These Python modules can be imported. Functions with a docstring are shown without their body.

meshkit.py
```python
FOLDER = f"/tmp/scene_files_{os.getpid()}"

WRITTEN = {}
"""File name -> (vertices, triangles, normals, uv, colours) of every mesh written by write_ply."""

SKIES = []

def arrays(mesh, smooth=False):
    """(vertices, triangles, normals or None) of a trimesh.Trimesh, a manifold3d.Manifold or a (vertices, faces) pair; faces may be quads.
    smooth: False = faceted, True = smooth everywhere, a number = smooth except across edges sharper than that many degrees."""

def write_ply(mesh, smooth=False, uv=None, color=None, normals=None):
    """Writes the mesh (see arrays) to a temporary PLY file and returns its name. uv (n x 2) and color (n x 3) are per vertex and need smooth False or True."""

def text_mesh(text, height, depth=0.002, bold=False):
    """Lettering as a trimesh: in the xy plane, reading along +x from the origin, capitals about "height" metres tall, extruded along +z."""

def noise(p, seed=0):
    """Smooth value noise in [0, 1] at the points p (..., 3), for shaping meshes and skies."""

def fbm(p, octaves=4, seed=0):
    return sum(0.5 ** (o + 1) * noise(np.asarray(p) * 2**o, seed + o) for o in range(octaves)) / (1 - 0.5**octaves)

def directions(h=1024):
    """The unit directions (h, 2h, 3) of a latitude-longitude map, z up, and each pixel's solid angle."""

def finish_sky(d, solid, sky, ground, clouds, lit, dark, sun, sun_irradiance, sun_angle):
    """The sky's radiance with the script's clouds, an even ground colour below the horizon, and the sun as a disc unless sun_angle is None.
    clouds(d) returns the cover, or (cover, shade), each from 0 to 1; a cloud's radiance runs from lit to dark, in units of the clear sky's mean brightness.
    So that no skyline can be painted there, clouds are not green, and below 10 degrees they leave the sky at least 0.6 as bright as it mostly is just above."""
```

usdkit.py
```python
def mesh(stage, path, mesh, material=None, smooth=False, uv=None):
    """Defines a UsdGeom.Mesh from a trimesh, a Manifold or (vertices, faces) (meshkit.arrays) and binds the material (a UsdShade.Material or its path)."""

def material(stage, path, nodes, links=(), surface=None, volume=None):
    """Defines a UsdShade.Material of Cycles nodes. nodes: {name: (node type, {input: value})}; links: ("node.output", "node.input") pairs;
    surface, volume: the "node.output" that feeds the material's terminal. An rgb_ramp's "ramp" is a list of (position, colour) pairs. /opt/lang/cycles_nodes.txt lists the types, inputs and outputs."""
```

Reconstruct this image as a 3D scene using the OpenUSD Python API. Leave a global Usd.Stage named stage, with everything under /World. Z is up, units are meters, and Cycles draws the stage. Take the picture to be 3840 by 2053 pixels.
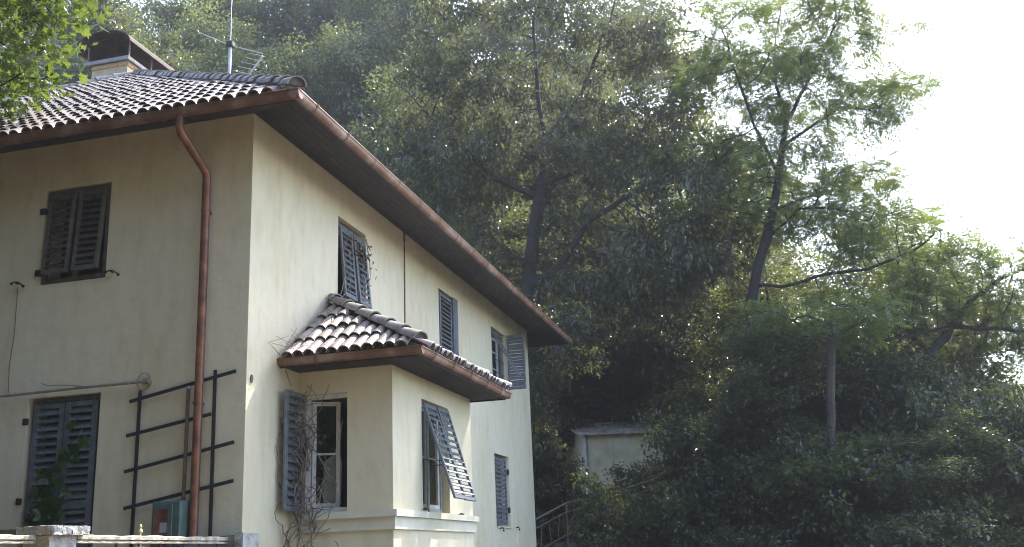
import math, random
import numpy as np, trimesh, manifold3d, usdkit, meshkit
from scipy.spatial import cKDTree
from shapely.geometry import Polygon
from pxr import Usd, UsdGeom, UsdLux, UsdShade, Gf, Sdf, Vt

stage = Usd.Stage.CreateInMemory()
UsdGeom.SetStageUpAxis(stage, UsdGeom.Tokens.z)
UsdGeom.SetStageMetersPerUnit(stage, 1.0)
W = UsdGeom.Xform.Define(stage, '/World'); stage.SetDefaultPrim(W.GetPrim())
UsdGeom.Scope.Define(stage, '/World/Looks')

# ------------------------------------------------------------ camera
cam = UsdGeom.Camera.Define(stage, '/World/camera')
CX, CY, YAW, PIT, ROLL = 6.04320555, -10.7704115, -0.251021015, 0.270462525, -0.0417249883
cp, sp, cy_, sy_ = math.cos(PIT), math.sin(PIT), math.cos(YAW), math.sin(YAW)
Fv = np.array([sy_*cp, cy_*cp, sp]); Rv = np.array([cy_, -sy_, 0]); Uv = np.cross(Rv, Fv)
R2 = math.cos(ROLL)*Rv + math.sin(ROLL)*Uv; U2 = -math.sin(ROLL)*Rv + math.cos(ROLL)*Uv
cam.AddTransformOp().Set(Gf.Matrix4d(*R2, 0, *U2, 0, *(-Fv), 0, CX, CY, 0.0, 1))
cam.CreateHorizontalApertureAttr(36.0); cam.CreateVerticalApertureAttr(36.0*547/1024)
cam.CreateFocalLengthAttr(36.04); cam.CreateClippingRangeAttr(Gf.Vec2f(0.05, 1000))
cam.CreateExposureAttr(2.36)

# ------------------------------------------------------------ sky and sun
SUN = np.array([0.31, 0.855, 1.0]); SUN = SUN/np.linalg.norm(SUN)
EL, AZ = math.asin(SUN[2]), math.atan2(SUN[0], SUN[1])
usdkit.material(stage, '/World/Looks/sky_light', {
    's': ('sky_texture', {'sky_type': 'single_scattering', 'sun_disc': False, 'sun_elevation': EL, 'sun_rotation': AZ, 'altitude': 300.0, 'air_density': 1.0, 'aerosol_density': 1.7, 'ozone_density': 1.0}),
    'b': ('background_shader', {'strength': 0.15})}, [('s.color', 'b.color')], surface='b.background')
dome = UsdLux.DomeLight.Define(stage, '/World/sky')
UsdShade.MaterialBindingAPI.Apply(dome.GetPrim()).Bind(UsdShade.Material.Get(stage, '/World/Looks/sky_light'))
dome.GetPrim().SetCustomDataByKey('kind', 'structure')
sun = UsdLux.DistantLight.Define(stage, '/World/sun')
sun.CreateIntensityAttr(0.62); sun.CreateAngleAttr(0.53); sun.CreateNormalizeAttr(True); sun.CreateColorAttr(Gf.Vec3f(1.0, 0.94, 0.84))
zz = SUN; xx = np.cross([0, 0, 1.0], zz); xx /= np.linalg.norm(xx); yy = np.cross(zz, xx)
sun.AddTransformOp().Set(Gf.Matrix4d(*xx, 0, *yy, 0, *zz, 0, 0, 0, 60, 1))

# ------------------------------------------------------------ helpers
rng = np.random.default_rng(7); random.seed(7)
used = {}
def numbered(path):
    n = used.get(path, -1) + 1; used[path] = n
    return path if n == 0 else f'{path}_{n:03d}'
class Thing:
    def __init__(s, name, label, cat, loc=(0, 0, 0), group=None, rotz=0, kind=None):
        s.path = numbered('/World/' + name); s.loc = np.array(loc, float)
        x = UsdGeom.Xform.Define(stage, s.path); x.AddTranslateOp().Set(Gf.Vec3d(*map(float, loc)))
        s.prim = x.GetPrim()
        s.prim.SetCustomDataByKey('label', label); s.prim.SetCustomDataByKey('category', cat)
        if group: s.prim.SetCustomDataByKey('group', group)
    def part(s, name, mesh, mat, parent=None, smooth=False, label=None, kind=None):
        v, f = tm(mesh)
        p = numbered((parent or s.path) + '/' + name)
        m = usdkit.mesh(stage, p, trimesh.Trimesh(v - s.loc, f, process=False), M[mat], smooth)
        if label: m.GetPrim().SetCustomDataByKey('label', label)
        if kind: m.GetPrim().SetCustomDataByKey('kind', kind)
        return p
def copy_thing(src, name, label, cat, loc, rotz=0, scale=(1, 1, 1), group=None):
    p = numbered('/World/' + name)
    x = UsdGeom.Xform.Define(stage, p); pr = x.GetPrim()
    pr.GetReferences().AddInternalReference(Sdf.Path(src)); pr.SetInstanceable(True)
    x.ClearXformOpOrder()
    t = UsdGeom.XformCommonAPI(x); t.SetTranslate(Gf.Vec3d(*map(float, loc))); t.SetRotate(Gf.Vec3f(0, 0, float(rotz))); t.SetScale(Gf.Vec3f(*map(float, scale)))
    pr.SetCustomDataByKey('label', label); pr.SetCustomDataByKey('category', cat)
    if group: pr.SetCustomDataByKey('group', group)
def single(name, mesh, mat, label=None, cat=None, kind=None, group=None, smooth=False):
    p = numbered('/World/' + name)
    v, f = tm(mesh)
    m = usdkit.mesh(stage, p, trimesh.Trimesh(v, f, process=False), M[mat], smooth).GetPrim()
    for k, val in (('label', label), ('category', cat), ('kind', kind), ('group', group)):
        if val: m.SetCustomDataByKey(k, val)
    return m
def tm(mesh):
    if isinstance(mesh, list): 
        vs, fs, o = [], [], 0
        for m in mesh:
            v, f = tm(m); vs.append(v); fs.append(f + o); o += len(v)
        return np.vstack(vs), np.vstack(fs)
    v, f, _ = meshkit.arrays(mesh)
    return v, f
def box(x0, x1, y0, y1, z0, z1):
    b = trimesh.creation.box((x1-x0, y1-y0, z1-z0)); b.apply_translation(((x0+x1)/2, (y0+y1)/2, (z0+z1)/2)); return b
def mbox(x0, x1, y0, y1, z0, z1):
    return manifold3d.Manifold.cube((x1-x0, y1-y0, z1-z0)).translate((x0, y0, z0))
def bevbox(x0, x1, y0, y1, z0, z1, r=.008):
    "a box with chamfered edges"
    pts = []
    for sx in (0, 1):
        for sy in (0, 1):
            for sz in (0, 1):
                c = np.array([(x0, x1)[sx], (y0, y1)[sy], (z0, z1)[sz]], float); d = np.array([1-2*sx, 1-2*sy, 1-2*sz])*r
                for k in range(3):
                    e = d.copy(); e[k] = 0; pts.append(c + e)
    return trimesh.convex.convex_hull(np.array(pts))
def tube(pts, rad, k=6, caps=True):
    "tapered tube along a polyline"
    pts = np.asarray(pts, float); n = len(pts); rad = np.broadcast_to(rad, n).astype(float)
    t = np.gradient(pts, axis=0); t /= np.linalg.norm(t, axis=1, keepdims=True) + 1e-9
    up = np.array([.31, .17, .93]) if abs(t[0][2]) < .9 else np.array([.93, .3, .1])
    V = []; u = np.cross(t[0], up); u /= np.linalg.norm(u)
    for i in range(n):
        u = u - t[i]*(u @ t[i]); u /= np.linalg.norm(u); w = np.cross(t[i], u)
        a = np.arange(k)*2*np.pi/k
        V.append(pts[i] + rad[i]*(np.cos(a)[:, None]*u + np.sin(a)[:, None]*w))
    V = np.vstack(V); F = []
    for i in range(n-1):
        for j in range(k):
            a, b = i*k+j, i*k+(j+1) % k; F += [[a, b, b+k], [a, b+k, a+k]]
    if caps:
        for j in range(1, k-1): F += [[0, j+1, j], [(n-1)*k, (n-1)*k+j, (n-1)*k+j+1]]
    return trimesh.Trimesh(V, np.array(F), process=False)
def segs(P0, P1, r0, r1, k=5):
    "many tapered tubes at once"
    P0, P1 = np.asarray(P0, float), np.asarray(P1, float); n = len(P0)
    d = P1-P0; d /= np.linalg.norm(d, axis=1, keepdims=True)+1e-9
    a = np.where(np.abs(d[:, 2:3]) > .9, [[1., 0, 0]], [[0, 0, 1.]]); u = np.cross(d, a); u /= np.linalg.norm(u, axis=1, keepdims=True); w = np.cross(d, u)
    ang = np.arange(k)*2*np.pi/k
    ring = np.cos(ang)[None, :, None]*u[:, None] + np.sin(ang)[None, :, None]*w[:, None]
    V = np.concatenate([P0[:, None]+ring*np.asarray(r0)[:, None, None], P1[:, None]+ring*np.asarray(r1)[:, None, None]], 1).reshape(-1, 3)
    b = []
    for j in range(k):
        j2 = (j+1) % k; b += [[j, j2, j2+k], [j, j2+k, j+k]]
    F = (np.array(b)[None]+(np.arange(n)*2*k)[:, None, None]).reshape(-1, 3)
    return V, F

# ------------------------------------------------------------ materials
M = {}
def pm(name, col, rough=.65, var=.15, scale=3., bump=None, metal=0., spec=.5, col2=None, detail=4., island=0.):
    nodes = {'g': ('geometry', {}), 'n': ('noise_texture', {'scale': scale, 'detail': detail, 'roughness': .6}),
             'r': ('rgb_ramp', {'ramp': [(.3, tuple(c*(1-var) for c in col)), (.5, col), (.72, col2 or tuple(min(1, c*(1+var)) for c in col))]}),
             'p': ('principled_bsdf', {'roughness': rough, 'metallic': metal, 'specular_ior_level': spec})}
    links = [('g.position', 'n.vector'), ('n.fac', 'r.fac')]
    out = 'r.color'
    if island:
        nodes['h'] = ('hsv', {'hue': .5, 'saturation': 1., 'fac': 1.}); nodes['mr'] = ('map_range', {'from_min': 0., 'from_max': 1., 'to_min': 1-island, 'to_max': 1+island})
        nodes['oi'] = ('object_info', {})
        links += [(out, 'h.color'), ('oi.random', 'mr.value'), ('mr.result', 'h.value')]; out = 'h.color'
    links.append((out, 'p.base_color'))
    if bump:
        nodes['bn'] = ('noise_texture', {'scale': bump[0], 'detail': 5., 'roughness': .65}); nodes['b'] = ('bump', {'strength': bump[1], 'distance': bump[2]})
        links += [('g.position', 'bn.vector'), ('bn.fac', 'b.height'), ('b.normal', 'p.normal')]
    M[name] = usdkit.material(stage, '/World/Looks/'+name, nodes, links, surface='p.BSDF')
def leafmat(name, dark, light, yellow, trans=.4, rough=.3, tcol=(.25, .36, .04)):
    nodes = {'g': ('geometry', {}), 'r': ('rgb_ramp', {'ramp': [(0., dark), (.55, light), (.93, light), (1., yellow)]}),
             'n': ('noise_texture', {'scale': .55, 'detail': 2.}), 'm': ('mix_color', {'blend_type': 'multiply', 'fac': .55}), 'nr': ('rgb_ramp', {'ramp': [(.3, (.5, .55, .6)), (.7, (1.25, 1.2, 1.))]}),
             'p': ('principled_bsdf', {'roughness': rough, 'specular_ior_level': .75}), 't': ('translucent_bsdf', {}),
             'tm': ('mix_color', {'blend_type': 'multiply', 'fac': 1., 'b': tuple(c for c in tcol)}), 'tr': ('rgb_ramp', {'ramp': [(0., (.55, .6, .5)), (1., (1., 1., .9))]}), 'x': ('mix_closure', {'fac': trans})}
    links = [('g.random_per_island', 'r.fac'), ('g.position', 'n.vector'), ('n.fac', 'nr.fac'), ('r.color', 'm.a'), ('nr.color', 'm.b'), ('m.result', 'p.base_color'),
             ('g.random_per_island', 'tr.fac'), ('tr.color', 'tm.a'), ('tm.result', 't.color'), ('p.BSDF', 'x.closure1'), ('t.BSDF', 'x.closure2')]
    M[name] = usdkit.material(stage, '/World/Looks/'+name, nodes, links, surface='x.closure')
leafmat('leaf_mid', (.036, .043, .021), (.08, .09, .038), (.13, .13, .05), trans=.4, tcol=(.32, .335, .09), rough=.28)
leafmat('leaf_olive', (.036, .039, .024), (.074, .076, .042), (.125, .12, .055), trans=.36, tcol=(.25, .25, .095), rough=.27)
leafmat('leaf_dark', (.038, .045, .026), (.08, .088, .044), (.12, .125, .05), trans=.34, rough=.27, tcol=(.27, .28, .09))
leafmat('leaf_pale', (.075, .085, .035), (.15, .16, .06), (.2, .19, .07), trans=.42, tcol=(.48, .5, .14), rough=.3)
leafmat('leaf_maple', (.05, .085, .016), (.11, .17, .025), (.3, .28, .04), trans=.45, tcol=(.27, .33, .05))
leafmat('leaf_robinia', (.05, .075, .025), (.09, .13, .04), (.17, .19, .05), trans=.4, tcol=(.4, .46, .1), rough=.3)
leafmat('leaf_vine', (.03, .07, .012), (.06, .13, .02), (.12, .2, .03), trans=.4, tcol=(.25, .42, .04))
leafmat('leaf_dry', (.12, .075, .05), (.2, .125, .08), (.26, .18, .12), trans=.25, tcol=(.3, .16, .08))
pm('bark', (.022, .018, .016), .9, .35, 9, (25, .8, .03))
pm('bark_pale', (.045, .035, .027), .9, .3, 9, (25, .8, .03))
pm('twig', (.16, .115, .09), .9, .3, 12)
# plaster: cream, broad faint stains, trowelled fine relief
def plaster():
    nodes = {'g': ('geometry', {}), 'mp': ('mapping', {'scale': (1., 1., .35)}), 'n1': ('noise_texture', {'scale': .9, 'detail': 5., 'roughness': .6}), 'n2': ('noise_texture', {'scale': 6., 'detail': 4.}),
             'r1': ('rgb_ramp', {'ramp': [(.30, (.63, .53, .345)), (.47, (.70, .61, .435)), (.7, (.725, .645, .48))]}),
             'r2': ('rgb_ramp', {'ramp': [(.25, (.84, .82, .79)), (.5, (1., 1., 1.)), (.8, (1.03, 1.03, 1.02))]}), 'm': ('mix_color', {'blend_type': 'multiply', 'fac': .6}),
             'b1': ('noise_texture', {'scale': 38., 'detail': 6., 'roughness': .7}), 'b2': ('noise_texture', {'scale': 5., 'detail': 2.}), 'ad': ('math', {'math_type': 'multiply_add', 'value2': 2.2}),
             'b': ('bump', {'strength': .38, 'distance': .011}), 'mp2': ('mapping', {'scale': (4.5, 4.5, .22)}), 'n3': ('noise_texture', {'scale': 1., 'detail': 5., 'roughness': .65}), 'r3': ('rgb_ramp', {'ramp': [(.36, (.78, .73, .64)), (.47, (.96, .94, .91)), (.6, (1., 1., 1.))]}), 'm2': ('mix_color', {'blend_type': 'multiply', 'fac': .14}), 'p': ('principled_bsdf', {'roughness': .9, 'specular_ior_level': .2})}
    links = [('g.position', 'mp.vector'), ('mp.vector', 'n1.vector'), ('mp.vector', 'n2.vector'), ('n1.fac', 'r1.fac'), ('n2.fac', 'r2.fac'), ('r1.color', 'm.a'), ('r2.color', 'm.b'), ('g.position', 'mp2.vector'), ('mp2.vector', 'n3.vector'), ('n3.fac', 'r3.fac'), ('m.result', 'm2.a'), ('r3.color', 'm2.b'), ('m2.result', 'p.base_color'),
             ('g.position', 'b1.vector'), ('g.position', 'b2.vector'), ('b2.fac', 'ad.value1'), ('b1.fac', 'ad.value3'), ('ad.value', 'b.height'), ('b.normal', 'p.normal')]
    M['plaster'] = usdkit.material(stage, '/World/Looks/plaster', nodes, links, surface='p.BSDF')
plaster()
pm('plaster_trim', (.64, .59, .46), .85, .1, 4, (45, .4, .006))
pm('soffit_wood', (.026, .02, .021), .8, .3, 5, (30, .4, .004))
pm('copper', (.195, .098, .058), .45, .3, 2.5, None, .2, .5, (.32, .23, .19))
pm('pipe_copper', (.19, .072, .036), .4, .45, 5, None, .15, .5, (.31, .125, .065))
pm('tile', (.255, .205, .185), .6, .3, 7, (60, .5, .004), 0, .5, (.35, .30, .275), island=.35)
pm('tile_ridge', (.22, .19, .175), .75, .35, 6, (50, .6, .005), col2=(.32, .30, .28))
pm('tile_pan', (.17, .138, .122), .85, .3, 6)
pm('shutter_paint', (.115, .128, .148), .5, .18, 9, (70, .25, .002), col2=(.165, .175, .185))
pm('shutter_weathered', (.10, .09, .075), .65, .25, 9, (70, .3, .002), col2=(.15, .13, .10))
pm('slat_weathered', (.075, .065, .06), .65, .25, 9)
pm('white_paint', (.62, .61, .58), .5, .15, 14, (60, .3, .002))
pm('grey_paint', (.33, .35, .36), .5, .15, 12)
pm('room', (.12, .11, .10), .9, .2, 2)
pm('cloth', (.6, .6, .62), .9, .1, 6)
pm('iron', (.018, .017, .018), .6, .3, 20)
pm('galvanised', (.45, .46, .48), .45, .15, 10, metal=.5)
pm('rust', (.16, .09, .06), .8, .4, 14)
pm('rod', (.27, .22, .16), .75, .4, 14)
pm('box_green', (.075, .115, .095), .5, .2, 6)
pm('box_face', (.13, .045, .03), .35, .5, 5, col2=(.26, .13, .07))
pm('brass', (.45, .38, .2), .4, .2, 12, metal=.3)
pm('stone', (.42, .40, .37), .9, .35, 10, (22, 1., .03), col2=(.56, .55, .52))
pm('stone_dark', (.13, .11, .10), .9, .35, 8, (22, .8, .02))
pm('rail_paint', (.40, .34, .25), .65, .45, 12, (40, .6, .008), col2=(.6, .55, .45))
pm('chimney_plaster', (.36, .29, .18), .9, .25, 5, (30, .7, .02))
pm('brick', (.42, .2, .08), .9, .3, 12, (40, .7, .01))
pm('concrete', (.2, .19, .185), .9, .2, 8, (30, .5, .01))
pm('vault', (.05, .04, .035), .85, .3, 8)
pm('shed_wall', (.44, .38, .26), .7, .25, 2.5, None, col2=(.52, .46, .33))
pm('shed_roof', (.30, .265, .23), .85, .5, 3.5, (20, .4, .01), col2=(.46, .43, .39))
pm('handrail_paint', (.16, .14, .09), .5, .3, 12)
pm('red_rail', (.14, .035, .03), .5, .3, 12)
pm('earth', (.055, .05, .032), .95, .4, 1.2, (6, 1., .08), col2=(.06, .075, .03))
pm('concrete_step', (.28, .27, .25), .9, .3, 6, (30, .6, .01))
M['glass'] = usdkit.material(stage, '/World/Looks/glass', {'t': ('transparent_bsdf', {'color': (.9, .93, .93)}), 'g': ('glossy_bsdf', {'roughness': .03, 'color': (1, 1, 1)}), 'f': ('fresnel', {'IOR': 1.5}), 'x': ('mix_closure', {})},
    [('f.fac', 'x.fac'), ('t.BSDF', 'x.closure1'), ('g.BSDF', 'x.closure2')], surface='x.closure')

# ------------------------------------------------------------ terrain
def gnd(x, y):
    x = np.asarray(x, float); y = np.asarray(y, float)
    s = y - .25*x; k = np.interp(x, [-12, 0, 12, 25], [.72, .62, .32, .2])
    return -1.6 + 3.1*np.clip((y-13)/9, 0, 1)*np.clip((30-np.abs(x))/12, 0.3, 1) + np.clip(s-22, 0, 60)*k
gx = np.concatenate([np.linspace(-140, -46, 24), np.linspace(-44, 44, 90), np.linspace(46, 140, 24)]); gy = np.concatenate([np.linspace(-140, -12, 24), np.linspace(-10, 70, 82), np.linspace(73, 140, 18)])
GX, GY = np.meshgrid(gx, gy); GZ = gnd(GX, GY) + .25*(meshkit.fbm(np.stack([GX*.5, GY*.5, GX*0], -1)) - .5)*np.clip((GY-14)/4, 0, 1)
nx_, ny_ = len(gx), len(gy); idx = np.arange(nx_*ny_).reshape(ny_, nx_)
FQ = np.stack([idx[:-1, :-1], idx[:-1, 1:], idx[1:, 1:], idx[1:, :-1]], -1).reshape(-1, 4)
single('ground', (np.stack([GX, GY, GZ], -1).reshape(-1, 3), FQ), 'earth', kind='structure', smooth=True)

pm('gravel', (.2, .15, .095), .95, .3, 14, (60, .8, .01))
ly = np.linspace(-60, 40, 40); lx = np.array([-13.5, -3.8]); lane = np.array([(x, y, -1.592) for x in np.linspace(-60, 40, 40) for y in (-14.5, -4.6)]); 
single('lane', (lane, np.array([[2*i, 2*i+2, 2*i+3, 2*i+1] for i in range(39)])), 'gravel', kind='structure')
# ------------------------------------------------------------ house
L = 14.07; WX = -14.0; ZW = 5.566
H = Thing('house', 'cream plastered two-storey house with tiled hip roof and bay window', 'house', (0, 0, -1.6))
def man(m): return m
openings = [  # (axis, a0, a1, z0, z1)
    ('r', 2.56, 3.60, 3.68, 5.0), ('r', 7.12, 8.20, 3.76, 5.0), ('r', 10.70, 11.93, 3.70, 5.0), ('r', 10.61, 11.76, .655, 2.185),
    ('l', -3.0, -2.02, 3.62, 4.91), ('l', -3.02, -1.97, -.2, 2.155)]
outer = mbox(WX, 0, 0, L, -2.2, ZW) + mbox(-.3, 1.301, 1.355, 4.695, -2.2, 2.50)
inner = mbox(WX+.4, -.38, .38, L-.4, -2.0, ZW+.5) + mbox(-.5, 1.05, 1.60, 4.45, -2.0, 2.35)
wall = outer - inner
for ax, a0, a1, z0, z1 in openings:
    wall -= mbox(-.6, .1, a0, a1, z0, z1) if ax == 'r' else mbox(a0, a1, -.1, .6, z0, z1)
wall -= mbox(1.0, 1.4, 2.44, 3.58, .65, 2.155)      # bay front window
wall -= mbox(.10, .685, 1.3, 1.7, .65, 2.14)        # bay side window
H.part('wall', wall, 'plaster')
# bay string course: two mouldings and a sloped sill slab, mitred by boolean
def ring(off, z0, z1): return mbox(-.05, 1.301+off, 1.355-off, 4.695+off, z0, z1) - mbox(-.2, 1.299, 1.357, 4.693, z0-.1, z1+.1)
H.part('ledge', [ring(.075, .555, .635), ring(.035, .40, .555)], 'plaster_trim')
# rooms behind the openings: floors and partitions
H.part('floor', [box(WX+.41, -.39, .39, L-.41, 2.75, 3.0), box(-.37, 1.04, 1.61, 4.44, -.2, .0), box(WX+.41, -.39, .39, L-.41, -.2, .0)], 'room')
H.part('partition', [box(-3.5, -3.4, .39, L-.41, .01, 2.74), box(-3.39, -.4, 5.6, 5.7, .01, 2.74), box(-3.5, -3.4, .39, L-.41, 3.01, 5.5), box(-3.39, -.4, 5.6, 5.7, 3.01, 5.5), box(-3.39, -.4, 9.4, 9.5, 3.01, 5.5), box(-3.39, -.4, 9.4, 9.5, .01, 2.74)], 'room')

# --- roof
A, B, ZG, MS = 1.006, .797, 5.374, .66
ex0, ex1, ey0, ey1, ze = WX-1.0, A-.07, -B+.07, L+B-.07, ZG-.005
T = (ex1-ex0)/2; rx = (ex0+ex1)/2; zr = ze + MS*T
apF, apB = np.array([rx, ey0+T, zr]), np.array([rx, max(ey1-T, ey0+T+.2), zr])
rv = np.array([[ex0, ey0, ze], [ex1, ey0, ze], [ex1, ey1, ze], [ex0, ey1, ze], apF, apB])
th = np.array([0, 0, .07]); rv2 = np.vstack([rv, rv-th])
rf = [[0, 1, 4], [1, 2, 5], [1, 5, 4], [2, 3, 5], [3, 0, 4], [3, 4, 5]]
rfl = rf + [[a+6, c+6, b+6] for a, b, c in rf]
for a, b in ((0, 1), (1, 2), (2, 3), (3, 0)): rfl += [[a, a+6, b+6], [a, b+6, b]]
roof = H.part('roof', trimesh.Trimesh(rv2, np.array(rfl), process=False), 'tile_pan')
# soffit boards: sloped from the wall head down to the fascia
zs = 5.285
def soffit(side):
    out = []; n = 6
    for i in range(n):
        f0, f1 = i/n+.004, (i+1)/n-.004
        def lerp(f): return ZW-.012+(zs-ZW)*f
        if side == 'r': x0, x1 = (A-.1)*f0, (A-.1)*f1; ya0, ya1, yb0, yb1 = -(B-.1)*f0, -(B-.1)*f1, L+(B-.1)*f0, L+(B-.1)*f1; P = [(x0, ya0), (x1, ya1), (x1, yb1), (x0, yb0)]
        if side == 'l': P = [((A-.1)*f0, -(B-.1)*f0), (WX-f0*.9, -(B-.1)*f0), (WX-f1*.9, -(B-.1)*f1), ((A-.1)*f1, -(B-.1)*f1)]
        if side == 'b': P = [((A-.1)*f0, L+(B-.1)*f0), ((A-.1)*f1, L+(B-.1)*f1), (WX-f1*.9, L+(B-.1)*f1), (WX-f0*.9, L+(B-.1)*f0)]
        z = [lerp(f0), lerp(f1), lerp(f1), lerp(f0)] if side == 'r' else ([lerp(f0), lerp(f0), lerp(f1), lerp(f1)] if side == 'l' else [lerp(f0), lerp(f1), lerp(f1), lerp(f0)])
        v = np.array([(p[0], p[1], q) for p, q in zip(P, z)]); v = np.vstack([v, v+[0, 0, .018]])
        out.append(trimesh.Trimesh(v, np.array([[0, 1, 2], [0, 2, 3], [4, 6, 5], [4, 7, 6], [0, 4, 5], [0, 5, 1], [1, 5, 6], [1, 6, 2], [2, 6, 7], [2, 7, 3], [3, 7, 4], [3, 4, 0]]), process=False))
    return out
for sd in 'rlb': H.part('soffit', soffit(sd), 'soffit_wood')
# fascia boards behind the gutters
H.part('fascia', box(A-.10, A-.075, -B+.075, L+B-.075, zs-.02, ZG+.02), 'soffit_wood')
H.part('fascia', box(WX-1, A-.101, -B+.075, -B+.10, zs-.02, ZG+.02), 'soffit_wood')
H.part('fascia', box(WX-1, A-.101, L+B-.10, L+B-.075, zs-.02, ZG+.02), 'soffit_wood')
def halfpipe(p0, p1, outw, r, flat=1.0, cap=True):
    "half-round gutter from p0 to p1 (outer top lip line), outw = outward unit vector"
    p0, p1, outw = map(lambda a: np.asarray(a, float), (p0, p1, outw))
    a = np.linspace(0, np.pi, 10); o = [(math.cos(t)*r, -math.sin(t)*r*flat) for t in a]; i_ = [(math.cos(t)*(r-.006), -math.sin(t)*(r-.006)*flat) for t in a[::-1]]
    prof = np.array(o + i_); n = len(prof)
    V = np.vstack([[p - outw*r + outw*q[0] + np.array([0, 0, q[1]]) for q in prof] for p in (p0, p1)])
    F = []
    for j in range(n):
        j2 = (j+1) % n; F += [[j, j2, j2+n], [j, j2+n, j+n]]
    m = [trimesh.Trimesh(V, np.array(F), process=False)]
    m.append(tube([p0+[0, 0, .004], p1+[0, 0, .004]], .011, 6))
    if cap:
        for p in (p0, p1):
            c = np.vstack([[p-outw*r]] + [[p - outw*r + outw*q[0] + np.array([0, 0, q[1]]) for q in o]]); m.append(trimesh.Trimesh(c, np.array([[0, k, k+1] for k in range(1, 10)]), process=False))
    return m
def gutter(p0, p1, outw, r, flat, step, mat='copper', first=.5):
    p0, p1 = np.asarray(p0, float), np.asarray(p1, float); d = p1-p0; l = np.linalg.norm(d); d /= l
    g = H.part('gutter', halfpipe(p0, p1, outw, r, flat), mat, smooth=40)
    t = first
    while t < l-.1:
        q = p0+d*t+np.array(outw)*.011; H.part('gutter_joint', halfpipe(q, q+d*.03, outw, r+.011, flat, False), 'rust', parent=g, smooth=40); t += step
    return g
gutter((A, -B, ZG), (A, L+B, ZG), (1, 0, 0), .075, 1.25, .92)
gutter((WX-1, -B, ZG), (A, -B, ZG), (0, -1, 0), .075, 1.35, 2.6, first=1.2)
gutter((WX-1, L+B, ZG), (A, L+B, ZG), (0, 1, 0), .075, 1.25, 2.0)

# --- tiles
def captile(base, up, side, nrm, ln=.42, r0=.078, r1=.062, k=7, t=.013, cap=False):
    a = np.linspace(0, np.pi, k)
    V = []
    for (d, r) in ((0, r0), (ln, r1)):
        for rr in (r, r-t):
            for q in a: V.append(base + up*d + side*math.cos(q)*rr + nrm*(math.sin(q)*rr*.95))
    F = []
    for j in range(k-1):
        F += [[j, j+1, 2*k+j+1], [j, 2*k+j+1, 2*k+j], [k+j+1, k+j, 3*k+j], [k+j+1, 3*k+j, 3*k+j+1], [j, k+j, k+j+1], [j, k+j+1, j+1]]
    F += [[0, 2*k, 3*k], [0, 3*k, k], [k-1, 2*k-1, 4*k-1], [k-1, 4*k-1, 3*k-1]]
    if cap:
        m0 = len(V)
        for q in a: V.append(base + up*.03 + side*math.cos(q)*(r0-t) + nrm*(math.sin(q)*(r0-t)*.95))
        F += [[m0, m0+j, m0+j+1] for j in range(1, k-1)] + [[m0, m0+j+1, m0+j] for j in range(1, k-1)]
    return trimesh.Trimesh(np.array(V), np.array(F), process=False)
def frame_of(eave_dir, inward, slope):
    up = np.array(inward, float) + [0, 0, slope]; up /= np.linalg.norm(up); s = np.array(eave_dir, float); n = np.cross(s, up)
    if n[2] < 0: n = -n
    return up, s, n
tr = np.random.default_rng(3)
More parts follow.
